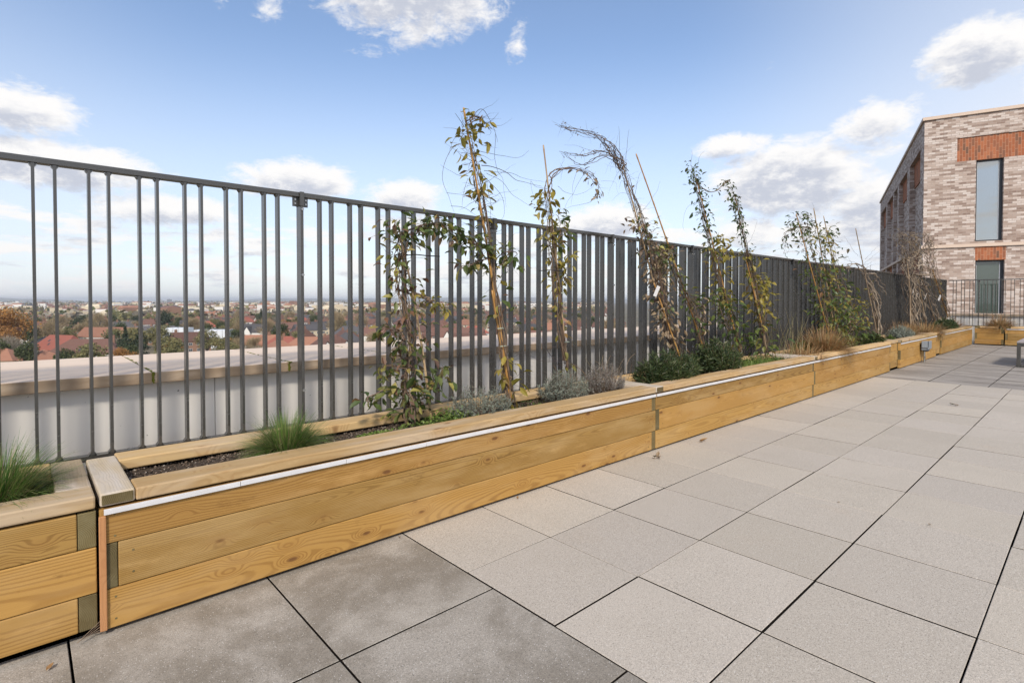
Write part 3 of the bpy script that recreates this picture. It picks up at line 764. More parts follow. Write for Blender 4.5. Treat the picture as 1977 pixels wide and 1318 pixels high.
def climber(label, paths, canes=(), leaves=(), stems=6, stem_r=.004, tendrils=(), wild=(), extras=None, spread=.035, seed=0, stem_mat='stem', group='climbing plants on canes'):
    """paths: list of polylines the vine follows; leaves: (path index, t0, t1, count, size, spread, material)"""
    r = random.Random(seed + 100)
    base = Vector(paths[0][0]); t = empty('climbing_plant', (base.x, base.y, 0.50)); tag(t, label, 'climbing plant', group)
    for c in canes: bamboo(t, c[0], c[1], c[2] if len(c) > 2 else .0085, c[3] if len(c) > 3 else None, c[4] if len(c) > 4 else 0)
    st = MB(); SP = [spline(p, 60) for p in paths]
    for i, sp in enumerate(SP):
        ns = stems[i] if isinstance(stems, (list, tuple)) else stems
        for k in range(ns):
            a = int(r.uniform(0, 6)) if i == 0 else 0; b = 60 - int(r.uniform(0, 22) * (1 if k else 0))
            ph = r.uniform(0, 6.28); tw = r.uniform(3, 9) * r.choice((-1, 1)); pts = []; rads = []
            amp = r.uniform(.5, 1.3) * spread
            for j in range(a, b + 1):
                u = j / 60; o = Vector((math.cos(ph + tw * u), math.sin(ph + tw * u), 0)) * amp * (1.1 - .3 * u)
                o += Vector((mnoise.noise(Vector((j * .21, k * 3.1, i + seed))), mnoise.noise(Vector((j * .21, k * 3.1, i + seed + 9))), 0)) * spread * .8
                pts.append(sp[j] + o); rads.append(stem_r * (1.15 - .75 * u) * r.uniform(.9, 1.1) * (1 if k % 3 else 1.3))
            st.tube(pts, rads, 4, cap=False)
    if tendrils or wild:
        td = MB()
        for pts, rad in tendrils:
            sp = spline(pts, 26); td.tube([p + Vector((mnoise.noise(p * 7) * .012, mnoise.noise(p * 7 + Vector((5, 5, 5))) * .03, mnoise.noise(p * 6 + Vector((9, 1, 1))) * .012)) for p in sp], [rad * (1.1 - .7 * k / 26) for k in range(27)], 3, cap=False)
        for (i, t0, t1, cnt, L, rad) in wild:
            for _ in range(cnt):
                u = r.uniform(t0, t1); p = SP[i][int(u * 60)]
                dr = Vector((r.gauss(0, 1), r.gauss(0, .5), r.gauss(.1, .8)))
                td.tube(wander(p, dr, L * r.uniform(.35, 1.0), 9, r, .42, .03), [rad * (1 - .09 * k) for k in range(10)], 3, cap=False)
        st.add(td.v, td.f, 1)
    groups = {}
    if seed >= 9: stem_mat = 'stem_pale'
    lm = {1: 1.25, 2: 1.45, 3: 1.9, 4: 1.5, 5: 1.6, 6: 1.9, 7: 1.9, 8: 1.15, 13: 1.5}.get(seed, 1.3)
    for (i, t0, t1, cnt, size, spr, mt) in leaves:
        cnt = int(cnt * lm)
        lf = groups.setdefault(mt, MB())
        for _ in range(cnt):
            u = r.uniform(t0, t1); j = min(int(u * 60), 59); p = SP[i][j].lerp(SP[i][j + 1], r.random())
            off = Vector((r.gauss(0, 1), r.gauss(0, .8), r.gauss(0, .5))) * spr * (1.25 if seed > 1 else 1)
            d_ = (off.normalized() * .8 + Vector((r.gauss(0, .5), r.gauss(0, .5), r.gauss(-.45, .5))))
            L = size * r.uniform(.6, 1.25) * (1.12 if seed > 1 else .82)
            leaf(lf, p + off, d_, Vector((r.gauss(0, .6), r.gauss(0, .6), 1)), L, L * r.uniform(.36, .5), curl=r.uniform(0, .8), fold=r.uniform(.05, .3))
            if r.random() < .35: st.tube([p, p + off * .6 + Vector((0, 0, .01)), p + off], .0012, 3, cap=False)
    for mt, lf in groups.items():
        lf.build('foliage', M[mt], t)
    st.build('vine_stems', [M[stem_mat], M['stem_dark']], t, smooth=True)
    if extras: extras(t)
    return t
def tie(parent, p, L=.22, dirx=1.0):
    q = MB(); q.tube([p + Vector((-L * .5, 0, -.006)), p + Vector((-L * .2, -.02, .004)), p + Vector((0.02, -.03, 0)), p + Vector((L * .5, .01, .006))], .004, 5)
    q.build('tie', M['black'], parent)
def plant_tag(parent, p, w, h, rot, m, tilt=0.3):
    Rm = Matrix.Rotation(R(rot), 3, 'Y') @ Matrix.Rotation(tilt, 3, 'X')
    q = MB(); vs = []
    for dy in (-.0008, .0008):
        for (a, b) in ((-.5, -.5), (.5, -.5), (.5, .5), (-.5, .5)): vs.append(Vector(p) + Rm @ Vector((a * w, dy, b * h)))
    q.add(vs, [(0, 1, 2, 3), (7, 6, 5, 4), (0, 4, 5, 1), (1, 5, 6, 2), (2, 6, 7, 3), (3, 7, 4, 0)])
    q.build('plant_tag', m, parent)

# ------------------------------------------------------------------ climbing plants (nearest first)
def exA(t):
    tie(t, PX(775, 492), .10); tie(t, PX(815, 494), .30)
climber('leafy green and bronze climber nearest the camera, arching right at the top of the fence',
    [[PX(790, 815), PX(786, 740), PX(796, 650), PX(778, 560), PX(772, 490), PX(764, 425)],
     [PX(774, 500), PX(790, 450), PX(830, 432), PX(870, 440), PX(905, 465), PX(930, 478)],
     [PX(800, 720), PX(770, 650), PX(745, 630)], [PX(795, 770), PX(760, 750), PX(715, 770), PX(708, 775)],
     [PX(800, 780), PX(840, 740), PX(862, 705)], [PX(785, 560), PX(825, 580), PX(868, 590)], [PX(790, 715), PX(755, 705), PX(738, 722)]],
    canes=[(PX(833, 812), PX(796, 560), .010, M['cane_pale'], .01), (PX(796, 560), PX(768, 430), .008, M['bark'])],
    leaves=[(0, .05, .45, 120, .085, .075, 'leaf_mix'), (0, .45, 1, 150, .075, .06, 'leaf_mix'), (1, .1, 1, 150, .082, .06, 'leaf_green'), (1, .1, 1, 50, .075, .07, 'leaf_mix'),
            (2, .3, 1, 34, .085, .035, 'leaf_mix'), (3, .2, 1, 16, .095, .03, 'leaf_green'), (4, .2, 1, 40, .085, .05, 'leaf_mix'), (5, .1, 1, 34, .07, .035, 'leaf_olive'), (6, .2, 1, 20, .075, .03, 'leaf_mix'), (0, .0, .2, 40, .10, .07, 'leaf_green')],
    stems=[9, 3, 2, 1, 2, 2, 2], stem_r=.0045, wild=[(0, .1, .95, 16, .25, .0016), (1, .2, 1, 8, .2, .0015)], extras=exA, seed=1)
def exB(t):
    tie(t, PX(947, 498), .14); tie(t, PX(925, 494), .1)
    for px, py in ((963, 634), (968, 668)):
        q = MB(); p = PX(px, py); q.tube([p + Vector((-.03, -.02, 0)), p + Vector((0, -.03, .003)), p + Vector((.03, -.02, 0))], .004, 5); q.build('tie', M['clip'], t)
climber('tallest climber, on a golden cane, olive leaves and loose tendrils against the sky',
    [[PX(985, 778), PX(975, 690), PX(957, 560), PX(938, 440), PX(918, 330), PX(900, 235)],
     [PX(958, 520), PX(975, 490), PX(990, 490), PX(985, 525)], [PX(980, 740), PX(975, 700), PX(995, 690)], [PX(935, 500), PX(905, 510), PX(892, 520)], [PX(900, 240), PX(925, 225), PX(945, 250)]],
    canes=[(PX(986, 775), PX(895, 208), .0105, M['cane'], .012), (PX(988, 770), PX(950, 560), .009, M['cane'], -.01)],
    leaves=[(0, .78, 1, 40, .066, .05, 'leaf_olive'), (0, .66, .8, 22, .07, .04, 'leaf_olive'), (0, .44, .66, 20, .06, .03, 'leaf_olive'), (4, .0, 1, 12, .075, .02, 'leaf_olive'),
            (1, 0, 1, 26, .075, .05, 'leaf_green'), (3, .1, 1, 16, .085, .03, 'leaf_mix'), (0, .3, .45, 14, .07, .04, 'leaf_mix'), (0, .0, .25, 18, .09, .05, 'leaf_olive'), (2, 0, 1, 5, .08, .02, 'leaf_olive')],
    stems=[11, 2, 1, 2, 3], spread=.028, stem_r=.0038,
    tendrils=[([PX(930, 320), PX(960, 325), PX(1000, 348), PX(1047, 360)], .0035), ([PX(935, 330), PX(985, 335), PX(1015, 345), PX(1050, 352)], .002),
              ([PX(940, 335), PX(970, 350), PX(1000, 385), PX(1040, 405)], .0018), ([PX(905, 270), PX(870, 290), PX(855, 340), PX(866, 380), PX(876, 410)], .002),
              ([PX(900, 262), PX(880, 250), PX(856, 245)], .0018), ([PX(896, 245), PX(880, 222), PX(878, 220)], .002), ([PX(905, 235), PX(930, 212), PX(945, 230), PX(958, 265), PX(960, 275)], .0025),
              ([PX(940, 240), PX(955, 226), PX(966, 215)], .0018), ([PX(925, 290), PX(965, 300), PX(1000, 303), PX(1020, 290)], .002), ([PX(930, 340), PX(965, 370), PX(972, 410), PX(962, 430)], .0018),
              ([PX(915, 330), PX(890, 340), PX(870, 330), PX(850, 318)], .0017), ([PX(905, 345), PX(895, 380), PX(890, 405)], .0016), ([PX(955, 260), PX(955, 300), PX(960, 330), PX(972, 350), PX(975, 400)], .0017), 
              ([PX(925, 330), PX(940, 355), PX(950, 420), PX(946, 440)], .002), ([PX(862, 372), PX(880, 376), PX(905, 378)], .0016), ([PX(870, 398), PX(900, 404), PX(925, 420)], .0018)],
    wild=[(0, .45, 1, 60, .34, .0022), (0, .1, .5, 14, .25, .002), (4, .2, 1, 12, .25, .0018)], extras=exB, seed=2)
def exC(t):
    tie(t, PX(1068, 523), .34)
    for px, py in ((1083, 566), (1091, 660)):
        q = MB(); p = PX(px, py); q.tube([p + Vector((-.03, -.02, 0)), p + Vector((0, -.03, .003)), p + Vector((.03, -.02, 0))], .004, 5); q.build('tie', M['clip'], t)
climber('climber on a straight cane with bare shoots curling in a big loop above the fence',
    [[PX(1098, 735), PX(1084, 640), PX(1072, 540), PX(1062, 470), PX(1058, 400), PX(1054, 350)],
     [PX(1058, 375), PX(1068, 335), PX(1100, 325), PX(1135, 335), PX(1155, 360), PX(1152, 385)], [PX(1066, 480), PX(1085, 450), PX(1078, 410)], [PX(1082, 560), PX(1090, 520), PX(1098, 490)]],
    canes=[(PX(1096, 722), PX(1049, 280), .009, M['cane_pale'], .01)],
    leaves=[(0, .62, .95, 44, .065, .045, 'leaf_olive'), (0, .3, .62, 26, .065, .035, 'leaf_olive'), (2, 0, 1, 34, .065, .035, 'leaf_green'), (3, 0, 1, 22, .07, .03, 'leaf_olive'), (1, .45, 1, 10, .05, .02, 'leaf_dead'), (0, .05, .3, 12, .06, .04, 'leaf_olive'), (1, .9, 1, 12, .03, .015, 'leaf_dead')],
    stems=[10, 4, 2, 2], spread=.028, stem_r=.0035,
    tendrils=[([PX(1062, 350), PX(1095, 322), PX(1140, 332), PX(1160, 372)], .002), ([PX(1075, 360), PX(1100, 375), PX(1130, 370), PX(1152, 350)], .0015), ([PX(1153, 375), PX(1140, 390), PX(1110, 396), PX(1085, 405)], .0018),
              ([PX(1110, 330), PX(1105, 370), PX(1102, 395)], .0013), ([PX(1128, 333), PX(1115, 360), PX(1090, 400), PX(1085, 440)], .0013), ([PX(1060, 365), PX(1035, 360), PX(1025, 350), PX(1030, 375), PX(1042, 395)], .0014),
              ([PX(1085, 715), PX(1060, 680), PX(1052, 660), PX(1048, 672)], .003), ([PX(1095, 720), PX(1085, 675), PX(1066, 672), PX(1060, 700)], .0028), ([PX(1100, 720), PX(1102, 685), PX(1100, 672)], .0026), ([PX(1090, 700), PX(1040, 695), PX(1012, 680), PX(990, 690)], .002)],
    wild=[(0, .0, .3, 22, .2, .002), (0, .4, .95, 20, .16, .0014), (1, .2, 1, 22, .12, .0013)], extras=exC, seed=3)
def exD(t):
    tie(t, PX(1250, 520), .12, 1)
    plant_tag(t, PX(1268, 562, 3.0), .055, .11, 12, M['tagw'])
climber('withered brown climber with a silvery tag, bare shoots sweeping left like a plume',
    [[PX(1322, 720), PX(1296, 650), PX(1275, 570), PX(1252, 480), PX(1228, 400), PX(1200, 325), PX(1185, 290)],
     [PX(1200, 325), PX(1180, 290), PX(1150, 262), PX(1110, 250), PX(1072, 240)], [PX(1195, 310), PX(1165, 290), PX(1125, 300), PX(1080, 295)], [PX(1205, 330), PX(1170, 300), PX(1130, 318), PX(1090, 300)],
     [PX(1290, 480), PX(1275, 530), PX(1282, 610), PX(1300, 660), PX(1330, 690)], [PX(1200, 320), PX(1185, 292), PX(1168, 270), PX(1140, 256)]],
    canes=[(PX(1326, 727, 3.02), PX(1262, 545), .0105, M['cane'], .0), (PX(1262, 545), PX(1203, 322), .009, M['cane_pale'])],
    leaves=[(0, .22, .62, 200, .055, .06, 'leaf_dead'), (4, .0, .8, 170, .055, .055, 'leaf_dead'), (4, 0, .5, 30, .06, .06, 'leaf_mix'), (0, .5, .62, 26, .06, .05, 'leaf_mix'), (1, .15, 1, 34, .022, .02, 'leaf_dead'), (2, .3, 1, 14, .02, .02, 'leaf_dead'), (0, .62, .85, 12, .04, .03, 'leaf_dead')],
    stems=[13, 5, 3, 3, 10, 4], spread=.042, stem_r=.0034,
    tendrils=[([PX(1205, 320), PX(1196, 290), PX(1195, 262), PX(1194, 245)], .002), ([PX(1212, 330), PX(1212, 290), PX(1214, 262), PX(1216, 250)], .002), ([PX(1225, 380), PX(1235, 340), PX(1240, 330)], .0018),
              ([PX(1170, 300), PX(1140, 290), PX(1110, 282), PX(1090, 278)], .0015), ([PX(1150, 268), PX(1120, 262), PX(1100, 255), PX(1066, 232)], .0015), ([PX(1230, 400), PX(1222, 430), PX(1235, 450), PX(1250, 480)], .0018),
              ([PX(1160, 350), PX(1185, 352), PX(1195, 375)], .001), ([PX(1220, 370), PX(1200, 350), PX(1196, 365)], .0015), ([PX(1238, 410), PX(1260, 380), PX(1275, 350)], .0015)],
    wild=[(0, .55, 1, 46, .28, .0015), (1, .1, 1, 34, .22, .0012), (0, .1, .5, 18, .2, .002), (4, 0, 1, 20, .16, .0018), (2, .2, 1, 10, .16, .001)], extras=exD, seed=4)
climber('climber on the long leaning cane whose bare tip rises beside the withered one',
    [[PX(1362, 690, 3.2), PX(1340, 610, 3.2), PX(1315, 550, 3.2), PX(1292, 500, 3.2), PX(1278, 470, 3.2)], [PX(1290, 490), PX(1270, 480), PX(1255, 490)], [PX(1360, 640, 3.2), PX(1352, 600, 3.2), PX(1340, 570, 3.2)]],
    canes=[(PX(1358, 672, 3.2), PX(1228, 297, 3.2), .0095, M['cane'], .015)],
    leaves=[(0, .0, .5, 80, .06, .05, 'leaf_green'), (0, .55, 1, 70, .055, .045, 'leaf_mix'), (1, 0, 1, 50, .055, .05, 'leaf_mix'), (2, 0, 1, 40, .05, .05, 'leaf_dead')],
    stems=[8, 3, 6], spread=.035, wild=[(0, .5, 1, 12, .2, .0015)], seed=5)
climber('densely leaved climber leaning left on a cane, right of the long bare cane',
    [[PX(1432, 690), PX(1415, 620), PX(1392, 550), PX(1373, 470), PX(1352, 390), PX(1336, 320)], [PX(1410, 640), PX(1385, 590), PX(1372, 560)], [PX(1385, 500), PX(1400, 480), PX(1392, 455)], [PX(1345, 350), PX(1375, 370), PX(1400, 350), PX(1410, 352)]],
    canes=[(PX(1428, 680), PX(1344, 345), .009, M['cane'], .01)],
    leaves=[(0, .78, 1, 60, .05, .035, 'leaf_dkgreen'), (0, .55, .78, 60, .055, .04, 'leaf_dkgreen'), (0, .3, .6, 60, .075, .06, 'leaf_olive'), (0, .05, .35, 80, .08, .07, 'leaf_green'), (1, 0, 1, 40, .07, .05, 'leaf_green'), (2, 0, 1, 30, .08, .04, 'leaf_olive'), (3, .2, 1, 18, .045, .03, 'leaf_dkgreen')],
    stems=[7, 3, 2, 2], spread=.03, tendrils=[([PX(1332, 320), PX(1335, 300), PX(1334, 290)], .0015), ([PX(1345, 320), PX(1352, 300), PX(1357, 292)], .0015), ([PX(1345, 390), PX(1325, 400), PX(1318, 430), PX(1322, 445)], .0014)],
    wild=[(0, .1, 1, 30, .18, .0013)], seed=6)
climber('climber with a narrow leafy tip bending left, rising over the patch of pale green grass',
    [[PX(1482, 690), PX(1470, 620), PX(1455, 540), PX(1438, 470), PX(1425, 410), PX(1410, 358)], [PX(1470, 640), PX(1478, 580), PX(1470, 540), PX(1482, 555)]],
    canes=[(PX(1482, 684), PX(1418, 375), .009, M['bark'], .01), (PX(1474, 640), PX(1440, 500), .010, M['cane'])],
    leaves=[(0, .72, 1, 60, .05, .028, 'leaf_dkgreen'), (0, .45, .72, 40, .05, .03, 'leaf_dkgreen'), (0, .2, .55, 70, .085, .06, 'leaf_olive'), (0, .0, .2, 40, .09, .07, 'leaf_green'), (1, 0, 1, 50, .085, .05, 'leaf_olive')],
    stems=[8, 3], spread=.035, tendrils=[([PX(1440, 480), PX(1462, 430), PX(1455, 425)], .0013)], wild=[(0, .0, 1, 34, .2, .0013)], seed=7)
climber('broadest, bushiest leafy climber on three canes behind the big copper sedge',
    [[PX(1598, 640), PX(1585, 560), PX(1568, 500), PX(1553, 450), PX(1540, 420)], [PX(1610, 650), PX(1608, 580), PX(1588, 500), PX(1578, 440)], [PX(1632, 655), PX(1638, 600), PX(1620, 540), PX(1605, 480), PX(1597, 440)],
     [PX(1560, 440), PX(1535, 440), PX(1518, 460), PX(1512, 490)], [PX(1620, 640), PX(1655, 630), PX(1660, 600), PX(1648, 570)], [PX(1600, 600), PX(1625, 600), PX(1650, 645)], [PX(1575, 450), PX(1560, 420), PX(1545, 412)]],
    canes=[(PX(1600, 645), PX(1537, 413), .010, M['cane']), (PX(1612, 640), PX(1571, 402), .010, M['cane_pale']), (PX(1620, 560), PX(1590, 417), .009, M['cane_pale'])],
    leaves=[(0, .1, 1, 150, .07, .09, 'leaf_dkgreen'), (1, .0, 1, 190, .08, .11, 'leaf_olive'), (1, .0, .6, 170, .085, .14, 'leaf_green'), (2, 0, 1, 170, .075, .10, 'leaf_dkgreen'), (3, 0, 1, 50, .055, .06, 'leaf_dkgreen'), (4, 0, 1, 110, .085, .09, 'leaf_olive'), (5, 0, 1, 180, .085, .13, 'leaf_green'), (6, 0, 1, 40, .055, .05, 'leaf_dkgreen'), (0, .0, .5, 120, .08, .13, 'leaf_green')],
    stems=[5, 6, 5, 2, 3, 2, 2], spread=.06, tendrils=[([PX(1575, 430), PX(1572, 405), PX(1567, 392)], .002)], wild=[(0, .3, 1, 24, .3, .0016), (2, .3, 1, 20, .3, .0016), (3, .2, 1, 10, .3, .0014)], seed=8)
def exI(t): plant_tag(t, PX(1678, 567), .12, .16, 25, M['tagp']); 
climber('nearly bare climber on a dark cane with a small pinkish label, left of the building',
    [[PX(1694, 650), PX(1690, 600), PX(1682, 560), PX(1672, 530), PX(1664, 512)], [PX(1668, 525), PX(1655, 510), PX(1640, 512), PX(1632, 530)], [PX(1670, 528), PX(1690, 530), PX(1700, 550), PX(1708, 570)], [PX(1680, 545), PX(1690, 570), PX(1696, 590), PX(1690, 610)]],
    canes=[(PX(1694, 648), PX(1652, 441), .011, M['bark']), (PX(1696, 650), PX(1684, 560), .02, M['bark'])],
    leaves=[(0, .3, .6, 8, .09, .08, 'leaf_olive')],
    stems=[9, 3, 3, 2], spread=.05, stem_r=.008, wild=[(0, .2, 1, 24, .5, .003), (1, 0, 1, 6, .4, .003), (2, 0, 1, 6, .4, .003)],
    tendrils=[([PX(1672, 500), PX(1690, 480), PX(1705, 470)], .002), ([PX(1668, 510), PX(1690, 490), PX(1700, 480)], .002), ([PX(1655, 495), PX(1640, 470), PX(1628, 455)], .002)], seed=9)
def exJ(t):
    plant_tag(t, PX(1763, 563), .17, .11, -10, M['tagw'])
    plant_tag(t, PX(1769, 572), .03, .17, 25, M['tagw'])
climber('thick bundle of bare grey vines with white tags, tallest in front of the brick corner',
    [[PX(1762, 628), PX(1759, 570), PX(1755, 520), PX(1750, 480), PX(1738, 445)], [PX(1757, 520), PX(1768, 490), PX(1760, 460), PX(1748, 448)], [PX(1758, 530), PX(1790, 530), PX(1775, 500), PX(1755, 470)]],
    canes=[(PX(1763, 628), PX(1752, 510), .022, M['bark']), (PX(1758, 628), PX(1757, 560), .018, M['bark'])],
    leaves=[(0, .6, 1, 130, .045, .13, 'leaf_dead'), (1, .1, 1, 90, .045, .12, 'leaf_dead')], stems=[16, 14, 12], spread=.12, stem_r=.008, wild=[(0, .3, 1, 50, .6, .004), (1, 0, 1, 30, .5, .004)], extras=exJ, seed=10)
climber('thin bare vine on a cane just right of the thick tagged bundle',
    [[PX(1786, 622), PX(1777, 575), PX(1768, 540), PX(1760, 500)], [PX(1770, 550), PX(1780, 530), PX(1772, 500)]], canes=[(PX(1787, 622), PX(1772, 540), .014, M['cane_pale'])],
    leaves=[(0, .3, 1, 40, .05, .06, 'leaf_dead')], stems=[7, 4], spread=.08, stem_r=.006, wild=[(0, .3, 1, 20, .5, .003)], seed=11)
def exK(t): plant_tag(t, PX(1787, 572), .07, .16, -10, M['tagw'])
climber('bare vine with a thin white tag, second from the end of the fence',
    [[PX(1806, 620), PX(1795, 580), PX(1782, 545), PX(1770, 510)]], canes=[(PX(1806, 620), PX(1775, 520), .014, M['bark'])],
    leaves=[(0, .4, 1, 30, .05, .06, 'leaf_dead')], stems=[8], spread=.09, stem_r=.006, wild=[(0, .3, 1, 20, .5, .003)], extras=exK, seed=12)
def exL(t): plant_tag(t, PX(1814, 575), .20, .16, 10, M['tagw'])
climber('last bare climber by the fence end, with a square white tag on its cane',
    [[PX(1830, 612), PX(1817, 575), PX(1805, 535), PX(1795, 490), PX(1788, 450)], [PX(1795, 490), PX(1790, 460), PX(1780, 445)]], canes=[(PX(1830, 612), PX(1800, 520), .018, M['cane'])],
    leaves=[(0, .55, 1, 80, .05, .13, 'leaf_dead'), (0, .1, .5, 20, .06, .06, 'leaf_olive')], stems=[10, 6], spread=.09, stem_r=.007, wild=[(0, .5, 1, 40, .5, .003)], extras=exL, seed=13)

# ------------------------------------------------------------------ shrubs, grasses, weeds
def grass_tuft(name, label, cat, x, y, z, h, rad, n, mats, seed, droop=1.0, w=.0028, base=0.35, group=None, lean=1.0):
    r = random.Random(seed); t = empty(name, (x, y, z)); tag(t, label, cat, group)
    for k, (mt, frac, hs, rs) in enumerate(mats):
        q = MB()
        for _ in range(int(n * frac)):
            a = r.uniform(0, 6.283); rr = rad * base * math.sqrt(r.random()); tilt = r.random() ** .7 * rs * lean
            d_ = Vector((math.cos(a) * math.sin(tilt), math.sin(a) * math.sin(tilt), math.cos(tilt)))
            p = Vector((x + math.cos(a) * rr, y + math.sin(a) * rr, z - .01))
            blade(q, p, d_, h * hs * r.uniform(.55, 1.1), w * r.uniform(.7, 1.3), droop * r.uniform(.4, 1.3), 6, 0, r)
        q.build('blades' if k == 0 else 'dry_blades', M[mt], t)
    return t
grass_tuft('grass_tuft', 'large green grass tuft with straw base at the left edge, in the left planter', 'grass', -0.10, 3.02, .49, .31, .24, 3000,
           [('grass', .55, 1.0, .9), ('straw', .6, .85, 1.45)], 21, 1.0, .0034, .3, 'green grass tufts')
grass_tuft('grass_tuft', 'round green grass tuft growing through the front of the first full planter', 'grass', 1.07, 3.03, .50, .26, .24, 3200,
           [('grass', .60, 1.0, 1.1), ('straw', .5, .85, 1.6)], 22, 1.0, .0034, .3, 'green grass tufts')
def bush(name, label, cat, x, y, z, rx, ry, h, n_stems, mt, seed, leafL=.03, leafW=.004, per=26, group=None, top='flat', stem='stem', lean=.9, narrow=True):
    r = random.Random(seed); t = empty(name, (x, y, z)); tag(t, label, cat, group); q = MB(); s = MB()
    for k in range(n_stems):
        a = r.uniform(0, 6.283); rr = math.sqrt(r.random())
        tip = Vector((x + math.cos(a) * rr * rx, y + math.sin(a) * rr * ry, z + h * (1 - .55 * rr ** 2.4) * r.uniform(.60, 1.22)))
        b = Vector((x + math.cos(a) * rr * rx * .35, y + math.sin(a) * rr * ry * .35, z - .01)); mid = b.lerp(tip, .5) + Vector((math.cos(a), math.sin(a), 0)) * rx * .12 * rr
        sp = spline([b, mid, tip], 8); s.tube(sp, [.0022 - .00018 * i for i in range(9)], 3, cap=False)
        for i in range(per):
            u = r.uniform(.25, 1.0) ** .8; j = min(int(u * 8), 7); p = sp[j].lerp(sp[j + 1], u * 8 - j); ax = (sp[j + 1] - sp[j]).normalized()
            d_ = (ax * r.uniform(.2, 1.2) + Vector((r.gauss(0, 1), r.gauss(0, 1), r.gauss(0, .7))) * lean).normalized(); L = leafL * r.uniform(.6, 1.2)
            if narrow:
                sd = d_.cross(Vector((r.gauss(0, 1), r.gauss(0, 1), 1))).normalized() * leafW * .5
                q.add([p - sd * .5, p + d_ * L * .5 - sd, p + d_ * L, p + d_ * L * .5 + sd], [(0, 1, 2, 3)])
            else: leaf(q, p, d_, Vector((0, 0, 1)), L, leafW, curl=.3, fold=.15)
    s.build('stems', M[stem], t); q.build('foliage', M[mt], t)
    return t
bush('lavender_bush', 'loose grey green lavender bush just left of the tallest bamboo cane', 'lavender', 2.42, 3.02, .50, .29, .20, .22, 150, 'lavender', 31, .028, .0042, 34, 'lavender bushes')
bush('lavender_bush', 'full round silvery lavender bush in the middle of the first full planter', 'lavender', 3.36, 3.03, .50, .29, .19, .24, 230, 'lavender', 32, .028, .0042, 34, 'lavender bushes')
bush('lavender_bush', 'dry greyish brown lavender bush beside the first timber joint', 'lavender', 3.93, 3.06, .50, .24, .18, .25, 170, 'lavender_grey', 33, .024, .0036, 32, 'lavender bushes')
bush('lavender_bush', 'small bluish grey lavender mound behind the grey socket box', 'lavender', 14.6, 3.05, .50, .75, .22, .24, 200, 'lavender', 34, .05, .009, 30, 'lavender bushes')
bush('spiky_shrub', 'dark green spiky shrub spilling over the first timber joint, left of the golden cane foot', 'shrub', 4.93, 3.02, .50, .50, .24, .30, 170, 'spiky', 35, .075, .010, 34, 'dark spiky shrubs')
bush('spiky_shrub', 'dark green spiky shrub right of the golden cane foot', 'shrub', 6.02, 3.04, .50, .42, .24, .36, 140, 'spiky', 36, .075, .010, 34, 'dark spiky shrubs')
bush('low_shrub', 'low rounded shrub with yellow green leaves, right of the big copper sedge', 'shrub', 12.1, 3.02, .50, .62, .22, .20, 90, 'leaf_dkgreen', 37, .07, .035, 12, None, narrow=False)
bush('low_shrub', 'dark green low shrub at the foot of the last climber', 'shrub', 19.7, 3.05, .50, 1.0, .24, .30, 160, 'spiky', 38, .09, .016, 26, None)
bush('weed_clump', 'bright lime green tuft of weed left of the small lavender mound', 'weed', 13.35, 2.95, .50, .16, .1, .12, 50, 'weed', 39, .03, .014, 14, None, narrow=False)
# bare lavender flower stalks and dead stems behind the bushes
r_ = random.Random(5)
def stalks(label, x0, x1, y0, y1, n, h, mt, seed, name='dead_stalks', jit=.35, grav=.05, rad=.002):
    r = random.Random(seed); t = empty(name, ((x0 + x1) / 2, (y0 + y1) / 2, .5)); tag(t, label, 'dead stems'); q = MB()
    for _ in range(n):
        p = Vector((r.uniform(x0, x1), r.uniform(y0, y1), .5)); q.tube(wander(p, (r.gauss(0, .3), r.gauss(0, .15), 1), h * r.uniform(.5, 1.1), 9, r, jit, grav), [rad * (1.1 - .08 * k) for k in range(10)], 4, cap=False)
    q.build('stalk_cluster', M[mt], t); return t
stalks('dry curling brown stems at the foot of the looping climber, behind the round lavender', 3.2, 3.75, 3.12, 3.25, 26, .36, 'stem', 51, jit=.6, grav=.12, rad=.0026)
stalks('pale bleached stems standing behind the dry greyish lavender', 3.85, 4.35, 3.1, 3.3, 22, .36, 'leaf_dead', 52, jit=.35, grav=.04, rad=.003)
stalks('long straw stalks fanning left of the big copper sedge', 7.6, 9.2, 3.0, 3.2, 26, .75, 'straw', 53, jit=.12, grav=.01, rad=.003)
stalks('thin bare twigs in front of the nearly bare climber', 12.6, 13.8, 3.0, 3.2, 18, .5, 'stem', 54, jit=.3, grav=.03, rad=.004)

def sedge(label, x, y, h, rad, n, seed): return grass_tuft('copper_sedge', label, 'sedge', x, y, .5, h, rad, n, [('sedge', .8, 1.0, 1.1), ('straw', .35, .9, 1.3)], seed, 1.3, .0042 + .00028 * x, .35, 'copper brown sedges')
sedge('big copper brown sedge spilling over the planter edge, under the bushiest climber', 9.55, 3.02, .50, .62, 2000, 61)
sedge('smaller copper sedge behind the small lavender mound', 15.4, 3.14, .44, .7, 800, 62)
sedge('copper sedge right of the small lavender mound, in front of the tagged vines', 16.9, 3.05, .42, 1.0, 1300, 63)
sedge('faint copper sedge at the foot of the last climber by the fence end', 20.6, 3.12, .5, .7, 700, 64)
sedge('lone copper sedge in the far end planter, in front of the railing', 22.15, 2.1, .52, .6, 1000, 65)
sedge('sparse straw coloured sedge left of the big copper one, by the second timber joint', 8.5, 2.98, .30, .7, 600, 66)

